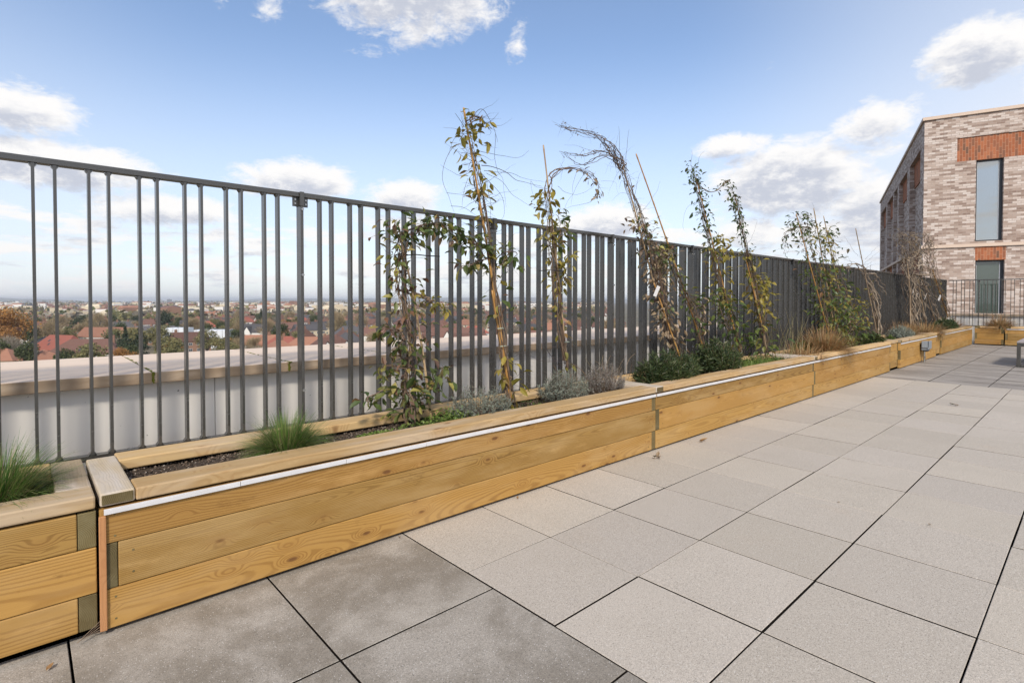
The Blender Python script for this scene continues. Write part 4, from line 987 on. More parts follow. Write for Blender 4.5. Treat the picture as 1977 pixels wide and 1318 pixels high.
def weeds(name, label, cat, patches, mt, seed, n, size, kind=None, h=.05):
    r = random.Random(seed); cx_ = sum(p[0] for p in patches) / len(patches); t = empty(name, (cx_, 3.0, .5)); tag(t, label, cat, kind=kind); q = MB()
    for _ in range(n):
        (x, y, rx, ry, hh) = r.choice(patches); a = r.uniform(0, 6.28); rr = math.sqrt(r.random())
        p = Vector((x + math.cos(a) * rr * rx, y + math.sin(a) * rr * ry, .505 + r.random() * hh * (1 - rr * .6)))
        d_ = Vector((r.gauss(0, 1), r.gauss(0, 1), r.gauss(.5, .5))); L = size * r.uniform(.5, 1.2); leaf(q, p, d_, Vector((0, 0, 1)), L, L * .6, curl=.2, fold=.1)
    q.build('foliage', M[mt], t); return t
weeds('weed_patch', 'patch of bright green chickweed at the foot of the nearest leafy climber', 'weeds', [(1.85, 2.95, .24, .10, .07), (2.1, 2.98, .18, .11, .14), (2.2, 2.93, .16, .06, .12), (2.12, 2.97, .14, .1, .13), (1.62, 3.05, .12, .06, .02), (1.45, 2.98, .05, .03, .02), (3.0, 2.98, .05, .03, .03)], 'weed', 71, 3200, .021)
weeds('weed_patch', 'scattered small green weeds and dead leaves between the lavender and the first spiky shrub', 'weeds', [(2.75, 3.0, .25, .12, .02), (3.0, 3.15, .3, .08, .03), (3.7, 2.95, .12, .06, .03), (4.45, 3.05, .2, .12, .05)], 'leaf_green', 74, 420, .022)
weeds('weed_patch', 'green weeds and bronze leaf litter under the two climbers beside the pale grass patch', 'weeds', [(6.4, 3.15, .5, .12, .16), (7.3, 3.1, .5, .14, .18), (7.7, 2.98, .3, .1, .05)], 'leaf_mix', 75, 900, .04)
weeds('weed_patch', 'tangle of green and brown undergrowth at the foot of the bushiest climber', 'weeds', [(10.3, 3.15, .7, .14, .35), (11.0, 3.1, .5, .14, .25), (9.2, 3.2, .4, .1, .2)], 'leaf_green', 76, 1400, .06)
weeds('weed_patch', 'small weeds and dry litter by the nearly bare climber', 'weeds', [(12.9, 3.1, .4, .14, .08), (13.6, 3.1, .4, .14, .06), (16.0, 3.15, .8, .12, .08), (18.3, 3.1, .8, .14, .1)], 'leaf_mix', 77, 700, .05)
wg = grass_tuft('grass_patch', 'low patch of fresh green grass right of the second spiky shrub', 'grass', 6.8, 2.97, .5, .14, 1.1, 10, [('weed', 1, 1, 1)], 72)
q = MB(); r = random.Random(73)
for _ in range(2600):
    p = Vector((r.gauss(6.95, .38), r.uniform(2.87, 3.2), .5)); blade(q, p, (r.gauss(0, .5), r.gauss(0, .5), 1), r.uniform(.05, .15), .006, .8, 3, 0, r)
q.build('blades', M['weed'], wg)
bl = MB()
vs = [(11.3 + .08 * i, 2.93 + .02 * math.sin(i), .515 + .035 * math.sin(i * 1.7)) for i in range(8)]
for a, b in zip(vs[:-1], vs[1:]): bl.quad(a, b, (b[0], b[1] + .28, b[2] + .03), (a[0], a[1] + .28, a[2] + .03))
lo = bl.build('plastic_sheet', M['black'], smooth=True, loc=(11.6, 3.0, .5))
so_ = lo.modifiers.new('s', 'SOLIDIFY'); so_.thickness = .004
tag(lo, 'scrap of black plastic sheet under the low yellow green shrub', 'plastic sheet')

# ------------------------------------------------------------------ small things on the paving
def fallen(label, px, py, L, seed, mt='leaf_dead'):
    p = atZ(px, py, 0.006); r = random.Random(seed); q = MB()
    for k in range(3 if L > .05 else 1):
        leaf(q, p + Vector((r.gauss(0, L * .15), r.gauss(0, L * .15), .004 * k)), Vector((r.gauss(0, 1), r.gauss(0, 1), .12)), Vector((0, 0, 1)), L, L * .5, curl=-.5, fold=.35)
    o = q.build('fallen_leaf', M[mt], loc=tuple(p)); tag(o, label, 'leaf', 'fallen leaves on the paving'); m_ = o.modifiers.new('s', 'SOLIDIFY'); m_.thickness = .0015
fallen('crumpled orange brown leaf, the largest on the light paving near the planter', 1352, 850, .07, 1, 'sedge')
fallen('thin dark fallen leaf on the paving below the first timber joint', 1264, 882, .07, 2)
fallen('small dark leaf against the boards of the second spiky shrub planter', 1470, 801, .05, 3)
fallen('tiny dark leaf on the paving in the lower right', 1799, 1013, .025, 4)
fallen('tiny dark leaf in the slab joint, middle of the light paving', 1615, 968, .02, 5)
fallen('small dark leaf far out on the light paving at the right', 1846, 782, .06, 6)
fallen('brown leaf fragment against the first planter by the damp slab', 772, 1036, .03, 7, 'sedge')
fallen('brown leaf fragment against the first planter, left of its middle', 1001, 963, .03, 8, 'sedge')
fallen('dry leaf sliver at the bottom left corner slab', 92, 1293, .035, 9, 'sedge')
fallen('tiny dark leaf on the paving beside the darker far slabs', 1646, 727, .05, 10)
tw = MB(); pp = atZ(196, 1225, .01)
for k in range(5): tw.tube([pp + Vector((-.03 - .012 * k, .03 - .01 * k, .004)), pp + Vector((.0, .0 + .004 * k, .012 + .01 * k)), pp + Vector((.03 + .004 * k, .018, .03 + .012 * k))], .0012, 4)
tag(tw.build('twig_bundle', M['stem'], loc=tuple(pp)), 'few thin reddish twigs caught at the planter corner, bottom left', 'twigs')

# grey socket box on a short post in front of the fourth planter
sb = empty('socket_box', (14.75, 2.60, 0)); tag(sb, 'grey weatherproof electric socket box on a short post against the far planter', 'socket box')
q = MB(); q.box(14.55, 14.83, 2.545, 2.66, .27, .465); q.build('box_body', simple('grey_box_plastic', (0.17, 0.20, 0.23), .4), sb, bevel=.012)
q = MB(); q.box(14.53, 14.85, 2.525, 2.545, .30, .475); q.box(14.53, 14.55, 2.525, 2.65, .33, .475); q.build('lid', simple('pale_grey_box_lid', (0.22, 0.255, 0.29), .35), sb, bevel=.006)
q = MB(); q.box(14.60, 14.80, 2.56, 2.64, .245, .27); q.build('gland', M['black'], sb)
q = MB(); q.tube([(14.69, 2.63, 0), (14.69, 2.63, .27)], .02, 10); q.box(14.62, 14.76, 2.6, 2.66, 0, .008); q.box(14.66, 14.72, 2.60, 2.615, .09, .13); q.build('post', M['bolt'], sb, smooth=False)

# dark steel bench at the right edge
bn = empty('bench', (14.94, 0.92, 0)); tag(bn, 'dark steel bench with a grey top, cut off by the right edge', 'bench')
def bench_frame(x):
    q = MB(); w = .085
    q.box(x, x + w, 1.10, 1.16, .0, .50); q.box(x, x + w, .62, .68, .0, .50); q.box(x, x + w, .6805, 1.0995, .0, .06); q.box(x, x + w, .6805, 1.0995, .44, .50)
    q.build('leg_frame', M['metal'], bn, bevel=.003)
bench_frame(14.94); bench_frame(16.9)
q = MB(); q.box(14.94, 16.985, .62, 1.16, .5005, .53); q.build('seat', simple('grey_bench_top', (0.30, 0.27, 0.27), .6, var=.1, scale=20), bn, bevel=.003)
q = MB(); q.box(15.03, 16.89, 1.11, 1.15, .45, .495); q.box(15.03, 16.89, .63, .67, .45, .495); q.build('rail', M['metal'], bn)

# ------------------------------------------------------------------ brick building at the far end
def brick_mat(name, stops, mortar, bw=0.24, bh=0.083, soldier=False):
    m, T = mat(name)
    tc = T.node('ShaderNodeTexCoord').outputs['Object']
    x, y, z = T.sep(tc)
    h = T.math('ADD', x, y)
    v = T.comb(h, z, 0.0) if not soldier else T.comb(z, h, 0.0)
    # own brick lattice, so that each brick draws its own colour
    row = T.math('FLOOR', T.math('DIVIDE', T.sep(v)[1], bh))
    off = T.math('MULTIPLY', T.math('FRACT', T.math('MULTIPLY', row, 0.5)), 1.0)
    u = T.math('ADD', T.math('DIVIDE', T.sep(v)[0], bw), off)
    cell = T.comb(T.math('FLOOR', u), row, 0.0)
    wn = T.node('ShaderNodeTexWhiteNoise'); wn.noise_dimensions = '3D'; T.put(wn.inputs['Vector'], cell)
    fu = T.math('FRACT', u); fv = T.math('FRACT', T.math('DIVIDE', T.sep(v)[1], bh))
    mu = 0.014 / bw; mv = 0.012 / bh
    edge = T.math('MAXIMUM', T.math('GREATER_THAN', T.math('ABSOLUTE', T.math('SUBTRACT', fu, 0.5)), 0.5 - mu / 2),
                  T.math('GREATER_THAN', T.math('ABSOLUTE', T.math('SUBTRACT', fv, 0.5)), 0.5 - mv / 2))
    patch = T.noise(T.comb(T.math('MULTIPLY', h, 1.1), T.math('MULTIPLY', z, 1.1), 0.0), 1.0, 3.0, 0.6)
    pick = T.math('ADD', T.math('MULTIPLY', wn.outputs['Value'], 0.85), T.math('MULTIPLY', T.math('SUBTRACT', patch, 0.42), 0.45), clamp=True)
    c = T.ramp(pick, stops)
    sm = T.noise(T.comb(T.math('MULTIPLY', h, 14.0), T.math('MULTIPLY', z, 22.0), 0.0), 1.0, 4.0, 0.65)
    c = T.mix(T.math('MULTIPLY', T.smooth(sm, 0.35, 0.7), 0.45), c, tuple(q * 0.6 for q in stops[-2][1]))
    c = T.mix(edge, c, mortar)
    T.put(T.b.inputs['Base Color'], c); T.b.inputs['Roughness'].default_value = 0.9; T.b.inputs['Specular IOR Level'].default_value = 0.2
    set_bump(T, T.math('SUBTRACT', 1.0, edge), 0.6, 0.006)
    return m
M['brick'] = brick_mat('multi_cream_brick', [(0, (0.20, 0.13, 0.10)), (0.25, (0.30, 0.215, 0.17)), (0.45, (0.43, 0.335, 0.28)), (0.65, (0.56, 0.47, 0.415)), (0.88, (0.62, 0.55, 0.50)), (1, (0.36, 0.25, 0.20))], (0.37, 0.30, 0.26), bw=0.225, bh=0.074)
M['redbrick'] = brick_mat('red_soldier_brick', [(0, (0.14, 0.09, 0.065)), (0.3, (0.26, 0.11, 0.065)), (0.65, (0.36, 0.12, 0.055)), (0.85, (0.42, 0.16, 0.08)), (1, (0.22, 0.15, 0.10))], (0.46, 0.24, 0.15), bw=0.26, bh=0.083, soldier=True)
M['pale'] = simple('pale_stone_trim', (0.58, 0.46, 0.37), 0.85, var=0.1, scale=2)
M['frame'] = simple('anthracite_frame', (0.035, 0.04, 0.045), 0.4)
M['seal'] = simple('pale_window_bead', (0.45, 0.47, 0.5), 0.4)
def glass_mat():
    m, T = mat('window_glass'); T.b.inputs['Base Color'].default_value = (0.025, 0.04, 0.042, 1); T.b.inputs['Roughness'].default_value = 0.02
    T.b.inputs['Specular IOR Level'].default_value = 1.0; T.b.inputs['IOR'].default_value = 2.6; return m
M['glass'] = glass_mat()
M['glass_dark'] = glass_mat(); M['glass_dark'].node_tree.nodes['Principled BSDF'].inputs['IOR'].default_value = 1.55; M['glass_dark'].node_tree.nodes['Principled BSDF'].inputs['Base Color'].default_value = (0.05, 0.07, 0.06, 1)
bd = empty('brick_building', (24.75, 4.52, 0), R(17.22))
tag(bd, 'cream and brown brick building with tall windows and red brick panels, at the right edge', 'building')
ZB0, ZB1 = -22.0, 8.0
w = MB(); D = 0.40                                   # recess depth
BL = 19.45
# front leaf (x = 0 plane), with the window holes left open
win1 = (-2.24, -1.49, 3.48, 6.37); win2 = (-2.30, -1.51, 0.35, 2.80)
hd1 = (-9.0, -0.955, 6.37, 7.22)
def wall_x(y0, y1, z0, z1, x0=0.0, x1=0.30): w.box(x0, x1, y0, y1, z0, z1)
wall_x(-9.0, win1[0], -22, 3.30); w.f, w.m  # right part below string, cut for window 2 next
w = MB()
wall_x(-9.0, win2[0], -22, 3.28); wall_x(win2[1], 0, -22, 3.28); wall_x(win2[0], win2[1], -22, win2[2])
wall_x(-9.0, win1[0], 3.40, 6.37); wall_x(win1[1], 0, 3.40, 6.37); 
wall_x(-0.955, 0, 6.37, 7.22); wall_x(-9.0, 0, 7.22, ZB1)
w.box(0.002, .15, win1[0], win1[1], 3.40, win1[2]-.002)
w.build('front_wall', M['brick'], bd, local=True)
q = MB(); q.box(0.035, 0.30, -9.0, -0.957, 6.372, 7.218); q.build('red_brick_panel', M['redbrick'], bd, local=True)
q = MB(); q.box(-0.004, 0.30, win2[0] - .03, win2[1] + .01, 2.802, 3.278); q.build('red_brick_panel', M['redbrick'], bd, local=True)
q = MB(); q.box(0.012, 0.05, -9.0, -.955, 7.13, 7.215)
# string course
q = MB(); q.box(-0.055, 0.30, -9.0, 0.055, 3.285, 3.395); q.box(0.302, BL + .05, -0.30, 0.055, 3.285, 3.395); q.build('string_course', M['pale'], bd, local=True)
q = MB(); q.box(-0.06, 0.35, -9.0, 0.06, ZB1, ZB1 + .11); q.box(0.352, BL + .06, -0.35, 0.06, ZB1, ZB1 + .11); q.build('roof_coping', M['pale'], bd, local=True)
q = MB(); q.box(0.36, BL, -9.0, -.36, 7.5, 7.6); q.build('roof', M['joint'], bd, local=True)
def window(y0, y1, z0, z1, xin=0.10, glass=None):
    f = MB(); fw = .055
    for a, b, c, d_ in ((y0, y0 + fw + .03, z0, z1), (y1 - fw, y1, z0, z1), (y0 + fw + .03, y1 - fw, z0, z0 + fw), (y0 + fw + .03, y1 - fw, z1 - fw, z1)): f.box(xin, xin + .07, a, b, c, d_)
    fr = f.build('window', M['frame'], bd, local=True)
    g = MB(); g.box(xin + .03, xin + .045, y0 + fw + .06, y1 - fw - .012, z0 + fw + .012, z1 - fw - .012); g.build('pane', glass or M['glass'], fr, local=True)
    s_ = MB()
    for a, b, c, d_ in ((y0 + fw + .03, y0 + fw + .055, z0 + fw, z1 - fw), (y1 - fw - .012, y1 - fw, z0 + fw, z1 - fw), (y0 + fw + .055, y1 - fw - .012, z0 + fw, z0 + fw + .012), (y0 + fw + .055, y1 - fw - .012, z1 - fw - .012, z1 - fw)): s_.box(xin + .02, xin + .05, a, b, c, d_)
    s_.build('frame', M['seal'], fr, local=True)
window(*win1, .15); window(*win2, .15, M['glass_dark'])
# side wall (y = 0 plane): piers standing proud of recessed bays
bays = [(0.93, 4.05, 'red'), (4.92, 8.16, 'red'), (8.9, 10.7, 'none'), (11.1, 14.3, 'red'), (15.2, 18.75, 'red')]
s = MB(); ztop = 7.18
s.box(0.302, BL, -D - .3, -D, -22, ZB1 - .001)        # back leaf
x = 0.302
for a, b, k in bays:
    s.box(x, a, -D + .001, 0, -22, 3.283); s.box(x, a, -D + .001, 0, 3.397, ztop); x = b
    mid = (a + b) / 2
    if k == 'red':                                   # inner pier beside a slot window
        s.box(mid - .1, b - .001, -D + .001, -.20, -22, 2.4); s.box(mid - .1, b - .001, -D + .001, -.20, 3.397, 6.2)
s.box(x, BL, -D + .001, 0, -22, 3.283); s.box(x, BL, -D + .001, 0, 3.397, ztop)
s.box(0.302, BL, -D + .001, 0, ztop, ZB1 - .001)
s.build('side_wall', M['brick'], bd, local=True)
for a, b, k in bays:
    if k == 'red':
        q = MB(); q.box(a + .001, b - .001, -D + .001, -.16, 6.203, ztop - .001); q.build('red_brick_panel', M['redbrick'], bd, local=True)
        q = MB(); q.box(a + .001, b - .001, -D + .001, -.16, 2.403, 3.283); q.build('red_brick_panel', M['redbrick'], bd, local=True)
        mid = (a + b) / 2
        for z0, z1 in ((3.40, 6.2), (0.2, 2.4)):
            f = MB(); f.box(a + .05, mid - .15, -D + .001, -D + .08, z0, z1); fr = f.build('window', M['frame'], bd, local=True)
            g = MB(); g.box(a + .13, mid - .23, -D + .081, -D + .085, z0 + .08, z1 - .08); g.build('pane', M['glass'], fr, local=True)
q = MB(); q.box(BL - .3, BL, -9.0, -D - .3, -22, ZB1); q.box(.302, BL, -9.3, -9.0, -22, ZB1); q.build('rear_wall', M['brick'], bd, local=True)

# ------------------------------------------------------------------ the town below
GZ = -22.0
def ground_mat():
    m, T = mat('town_ground')
    tc = T.node('ShaderNodeTexCoord').outputs['Object']
    n = T.noise(tc, 0.02, 8.0, 0.65)
    c = T.ramp(n, [(0.3, (0.05, 0.055, 0.03)), (0.5, (0.12, 0.10, 0.06)), (0.65, (0.20, 0.16, 0.11)), (0.8, (0.10, 0.09, 0.08))])
    T.put(T.b.inputs['Base Color'], c); T.b.inputs['Roughness'].default_value = 0.95; return m
g = MB(); g.quad((-9000, -3000, GZ), (14000, -3000, GZ), (14000, 14000, GZ), (-9000, 14000, GZ))
tag(g.build('ground', ground_mat()), kind='structure')
M['wood_far'] = simple('far_hill_woods', (0.24, 0.24, 0.22), 1.0, var=.4, scale=.01)
hl = MB(); rh = random.Random(8); N = 260; rowsH = []
for ring, (dd, hh) in enumerate(((6900, 0.0), (7400, 1.0), (8200, 1.25))):
    rw = []
    for i in range(N + 1):
        a = R(-20 + 130 * i / N); nz = mnoise.fractal(Vector((i * .035, ring * .35, 1.5)), 1.0, 2.0, 5); n2 = mnoise.noise(Vector((i * .9, ring, 7)))
        z = GZ + hh * (36 + 46 * nz + 5 * n2); rw.append((dd * math.sin(a), dd * math.cos(a), z))
    rowsH.append(rw)
vs = [p for rw in rowsH for p in rw]
hl.add(vs, [(j * (N + 1) + i, (j + 1) * (N + 1) + i, (j + 1) * (N + 1) + i + 1, j * (N + 1) + i + 1) for j in range(2) for i in range(N)])
tag(hl.build('hills', M['wood_far'], smooth=True), kind='structure')

def roof_mat(name, a, b):
    m, T = mat(name)
    tc = T.node('ShaderNodeTexCoord').outputs['Object']; oi = T.node('ShaderNodeObjectInfo').outputs['Random']
    n = T.noise(tc, 1.2, 5.0, 0.65); z = T.sep(tc)[2]
    st = T.math('SINE', T.math('MULTIPLY', z, 22.0))
    c = T.mix(n, a, b); c = T.mix(T.math('MULTIPLY', T.smooth(st, .2, 1), .25), c, tuple(q * .5 for q in a))
    k = T.lin(oi, 0, 1, .75, 1.2); c = T.vmath('MULTIPLY', c, T.comb(k, k, k))
    T.put(T.b.inputs['Base Color'], c); T.b.inputs['Roughness'].default_value = .85; return m
RM = [roof_mat('red_tiles', (0.24, 0.065, 0.045), (0.31, 0.11, 0.075)), roof_mat('brown_tiles', (0.12, 0.052, 0.038), (0.18, 0.10, 0.075)), roof_mat('dark_slate', (0.055, 0.052, 0.055), (0.10, 0.095, 0.10)), roof_mat('orange_tiles', (0.25, 0.105, 0.06), (0.31, 0.16, 0.105))]
WM = [simple('white_render', (0.68, 0.66, 0.62), .8, var=.08, scale=.5), simple('cream_render', (0.58, 0.50, 0.36), .8, var=.1, scale=.5), simple('brown_house_brick', (0.26, 0.15, 0.10), .9, var=.2, scale=.8)]
M['hglass'] = simple('house_glass', (0.06, 0.07, 0.08), .15)
M['hframe'] = simple('white_window_frame', (0.7, 0.7, 0.7), .5)
M['chim'] = simple('chimney_brick', (0.20, 0.11, 0.075), .9)
def house_parts(Lx, Ly, hw, hr, hip, chim, dormer=False, gable=False):
    """returns meshes as MB: wall, roof, chimney, windows; centred on the origin, ground at z=0"""
    wl = MB(); wl.box(-Lx / 2, Lx / 2, -Ly / 2, Ly / 2, 0, hw)
    rf = MB(); e = .35; x0, x1, y0, y1 = -Lx / 2 - e, Lx / 2 + e, -Ly / 2 - e, Ly / 2 + e; hx = Lx / 2 + e - (hip * Ly / 2)
    rf.add([(x0, y0, hw), (x1, y0, hw), (x1, y1, hw), (x0, y1, hw), (-hx, 0, hw + hr), (hx, 0, hw + hr)], [(0, 1, 5, 4), (2, 3, 4, 5), (1, 2, 5), (3, 0, 4), (3, 2, 1, 0)])
    if hip < .05: wl.add([(-Lx / 2, -Ly / 2, hw), (-Lx / 2, Ly / 2, hw), (-Lx / 2, 0, hw + hr * .93), (Lx / 2, -Ly / 2, hw), (Lx / 2, Ly / 2, hw), (Lx / 2, 0, hw + hr * .93)], [(0, 2, 1), (3, 4, 5)])
    if gable:                                        # front gable over a bay
        gy = y0 - 1.1; gw = 2.3
        for gx in (-Lx / 4, Lx / 4):
            wl.box(gx - gw + .3, gx + gw - .3, gy + .3, -Ly / 2 + .01, 0, hw)
            zt = hw + hr * .75
            rf.add([(gx - gw, gy, hw - .1), (gx + gw, gy, hw - .1), (gx, gy, zt), (gx - gw, -.5, hw - .1), (gx + gw, -.5, hw - .1), (gx, -.5, zt)], [(0, 2, 5, 3), (2, 1, 4, 5)])
            wl.add([(gx - gw + .3, gy + .3, hw), (gx + gw - .3, gy + .3, hw), (gx, gy + .3, zt - .4)], [(0, 1, 2)])
    ch = MB()
    for cx_ in chim: ch.box(cx_ - .55, cx_ + .55, -.35, .35, hw + hr * .55, hw + hr + 1.1); ch.tube([(cx_ - .25, 0, hw + hr + 1.1), (cx_ - .25, 0, hw + hr + 1.45)], .13, 5); ch.tube([(cx_ + .25, 0, hw + hr + 1.1), (cx_ + .25, 0, hw + hr + 1.45)], .13, 5)
    wn = MB(); n = max(2, int(Lx / 3.2))
    for sy in (-1, 1):
        for fl in range(max(1, int(hw / 2.6))):
            for i in range(n):
                x = -Lx / 2 + (i + .5) * Lx / n; z = .9 + fl * 2.65; yb = sy * (Ly / 2)
                if gable and sy < 0: yb = -(Ly / 2 + 1.1 + .05)
                wn.box(x - .75, x + .75, min(yb, yb + sy * .04), max(yb, yb + sy * .04), z, z + 1.3, 0); wn.box(x - .66, x - .03, min(yb, yb + sy * .06), max(yb, yb + sy * .06), z + .08, z + 1.22, 1); wn.box(x + .03, x + .66, min(yb, yb + sy * .06), max(yb, yb + sy * .06), z + .08, z + 1.22, 1)
    for sx in (-1, 1):
        xb = sx * Lx / 2; z = 3.5 if hw > 5 else 1
        wn.box(min(xb, xb + sx * .04), max(xb, xb + sx * .04), -.7, .7, z, z + 1.3, 0); wn.box(min(xb, xb + sx * .06), max(xb, xb + sx * .06), -.6, .6, z + .1, z + 1.2, 1)
    return wl, rf, ch, wn
def skylights(rf_h, Lx, Ly, hw, hr, spots):
    q = MB(); sl_ = hr / (Ly / 2 + .35); n_ = Vector((0, -sl_, 1)).normalized()
    for x, t in spots:
        y = -(Ly / 2 + .35) * (1 - t); z = hw + hr * t; a = Vector((x, y, z)) + n_ * .06; ux = Vector((1, 0, 0)); uy = Vector((0, 1, sl_)).normalized()
        q.add([a - ux * .4 - uy * .55, a + ux * .4 - uy * .55, a + ux * .4 + uy * .55, a - ux * .4 + uy * .55], [(0, 1, 2, 3)])
    return q
def house_full(label, x, y, rz, spec, wall, roof, sky_spots=None, name='house', group=None):
    t = empty(name, (x, y, GZ), rz); tag(t, label, 'house', group)
    wl, rf, ch, wn = house_parts(*spec)
    wl.build('wall', wall, t, local=True); r_ = rf.build('roof', roof, t, local=True)
    if ch.v: ch.build('chimney', M['chim'], r_, local=True)
    wn.build('windows', [M['hframe'], M['hglass']], t, local=True)
    if sky_spots: skylights(0, spec[0], spec[1], spec[2], spec[3], sky_spots).build('skylight', M['hglass'], r_, local=True)
    return t
def GP(px, depth): return ground_dir(px, depth)
def vdeg(d): return YAW - R(90) + R(d)     # 0: long side square to the camera's view
taken = []
def put(label, px, depth, rot, spec, wall, roof, sk=None, **k):
    x, y = GP(px, depth); taken.append((x, y, spec[0] * .62)); return house_full(label, x, y, vdeg(rot), spec, wall, roof, sk, **k)
put('house with a bright red tiled roof and skylights beside a dark slate slope, far left', 118, 205, -14, (17, 11, 5.0, 5.4, .55, (), False), WM[0], RM[0], [(-3, .62), (1, .66), (-1.5, .4)])
put('dark slate hipped roof joined to the bright red roof, far left', 88, 214, -14, (13, 12, 4.6, 4.6, 1, (), False), WM[2], RM[2])
put('long brown red tiled roof with an orange chimney, just above the coping at the left', 172, 190, 16, (22, 12, 5.0, 5.0, .95, (7.2,), False), WM[0], RM[1], [(-1, .3)])
put('small orange brown hipped roof above the coping, right of the dark green round bush tree', 82, 172, -20, (9, 9, 4.6, 3.2, 1, (), False), WM[1], RM[3])
put('pale orange brown roof at the very left edge, just above the coping', 3, 172, 10, (12, 10, 4.6, 3.6, 1, (), False), WM[1], RM[3])
put('long pinkish red roof behind the long brown red one, left of the dark conifers', 214, 262, -4, (27, 11, 6.0, 4.6, 0, (), False), WM[0], RM[3])
put('brick terrace with a dark roof and white windows right of the dark conifers', 292, 290, 6, (26, 9, 6.0, 4.0, .3, (-8, 0, 8), False), WM[2], RM[2])
put('dark roofed white house with skylights, middle left behind the fence', 505, 300, -8, (20, 10, 6.0, 4.6, 0, (), False, True), WM[0], RM[2], [(-5, .5), (-3, .5), (4, .6)])
put('bungalow with a white gable and orange red roof, left of the fence post with bolts', 505, 232, 10, (13, 9, 4.6, 4.2, 0, (3,), False), WM[0], RM[3])
put('red hipped roof between the white gable and the fence post', 548, 226, -6, (15, 10, 4.6, 4.0, .9, (0,), False), WM[0], RM[0])
put('long low orange red tiled roof right of the fence post', 603, 224, 4, (20, 10, 4.6, 3.9, .9, (5,), False), WM[1], RM[3])
put('brown red hipped roof second right of the fence post', 640, 230, -9, (13, 10, 4.6, 4.4, 1, (), False), WM[0], RM[1])
put('grey roofed house with a pale side, right of the long orange red roof', 672, 238, 20, (12, 10, 5.4, 4.2, 1, (0,), False), WM[1], RM[2])
put('dark roofed white house with a broad overhanging roof, left of the nearest climber', 682, 288, -6, (20, 10, 5.4, 4.6, .9, (2,), False), WM[0], RM[2])
put('long dark brown roof behind the nearest climber', 728, 282, 3, (18, 10, 5.4, 4.2, .5, (0,), False), WM[0], RM[1])
put('brown roof with a wide white trimmed gable right of the nearest climber', 890, 262, -5, (22, 11, 5.4, 5.0, 0, (), False, True), WM[0], RM[1])
put('dark red roof with small white dormers above the coping, left of the golden cane', 905, 236, 5, (18, 10, 4.9, 4.4, .4, (), False), WM[2], RM[1])
put('house with a sharp white edged gable seen between the golden cane and the looping climber', 1001, 232, 60, (11, 9, 5.0, 4.6, 0, (), False), WM[1], RM[3])
put('brown roofed house seen between the slats left of the looping climber', 1040, 236, -30, (12, 10, 5.4, 5.0, 0, (), False), WM[0], RM[1])

# white sheeted scaffold blocks
def sheeted(label, px, depth, rot, Lx, Ly, h):
    x, y = GP(px, depth); taken.append((x, y, Lx * .6)); t = empty('sheeted_building', (x, y, GZ), vdeg(rot)); tag(t, label, 'building')
    q = MB(); q.box(-Lx / 2, Lx / 2, -Ly / 2, Ly / 2, 0, h); q.build('sheeting', M['sheet'], t, local=True)
    q = MB(); k = -Lx / 2 - .15
    while k < Lx / 2 + .2: q.tube([(k, -Ly / 2 - .15, 0), (k, -Ly / 2 - .15, h + 1)], .06, 4); k += 2.4
    q.box(-Lx / 2, Lx / 2, -Ly / 2 - .18, -Ly / 2 - .12, h + .8, h + .9); q.build('scaffold_poles', M['bolt'], t, local=True)
M['sheet'] = simple('white_scaffold_sheet', (0.66, 0.69, 0.72), .6, var=.12, scale=.6, bump=1.0, bscale=1.0)
sheeted('white sheeted scaffold block rising right of the dark conifers', 344, 258, 4, 9.5, 9, 10.5)
sheeted('second, longer white sheeted scaffold block behind the round leafless tree', 412, 268, 8, 17, 9, 9.0)

# rows of houses, copied from four kinds
def house_kind(spec, wall, roof):
    wl, rf, ch, wn = house_parts(*spec); t = empty('house', (0, 0, GZ))
    wl.build('wall', wall, t, local=True); r_ = rf.build('roof', roof, t, local=True)
    if ch.v: ch.build('chimney', M['chim'], r_, local=True)
    wn.build('windows', [M['hframe'], M['hglass']], t, local=True); return t
def house_kind_far(spec, wall, roof):
    wl, rf, ch, wn = house_parts(*spec); q = MB()
    for k, s_ in enumerate((wl, rf, ch)): q.add(s_.v, s_.f, k)
    i = len(q.v); q.v += wn.v; q.f += [tuple(a + i for a in f) for f in wn.f]; q.m += [3 + m_ for m_ in wn.m]
    return q.build('house', [wall, roof, M['chim'], M['hframe'], M['hglass']])
SP = [((15, 9, 5.4, 4.2, .9, (0,), False), 0, 0, 'red hipped roof and white walls'), ((16, 9, 5.4, 4.0, .35, (-5, 5), False), 2, 1, 'brown roof and brick walls'),
      ((15, 9.5, 5.4, 4.2, .8, (0,), False, True), 0, 1, 'brown roof and white gabled bays'), ((18, 9, 5.6, 3.8, 0, (-6, 0, 6), False), 1, 2, 'dark slate roof and cream walls'),
      ((14, 10, 5.2, 4.4, 1, (2,), False), 1, 3, 'orange tiled roof'), ((16, 9, 5.4, 4.3, 0, (4,), False), 2, 0, 'red gabled roof and brick walls')]
nearK = [house_kind(s_, WM[a], RM[b]) for s_, a, b, _ in SP]; nearC = [kids_of(t) for t in nearK]
farK = [house_kind_far(s_, WM[a], RM[b]) for s_, a, b, _ in SP]
used_n = [False] * 6; used_f = [False] * 6
rt = random.Random(31); cnt = 0; spots = []
rowY = 205.0
while rowY < 720:
    ang = rt.uniform(-9, 9); X0 = -0.09 * rowY; X1 = 1.28 * rowY; x = X0 + rt.uniform(0, 14)
    sl_ = math.tan(R(ang)) * .35
    while x < X1:
        y = rowY + (x - X0) * sl_ + rt.uniform(-2, 2)
        if rt.random() < .80: spots.append((x, y, R(ang * .35) + (R(180) if rt.random() < .5 else 0) + R(rt.uniform(-4, 4)) + (R(90) if rt.random() < .35 else 0)))
        x += rt.uniform(17, 27)
    rowY += rt.uniform(30, 40) if rowY < 420 else rt.uniform(38, 52)
spots.sort(key=lambda s_: s_[0] ** 2 + s_[1] ** 2)
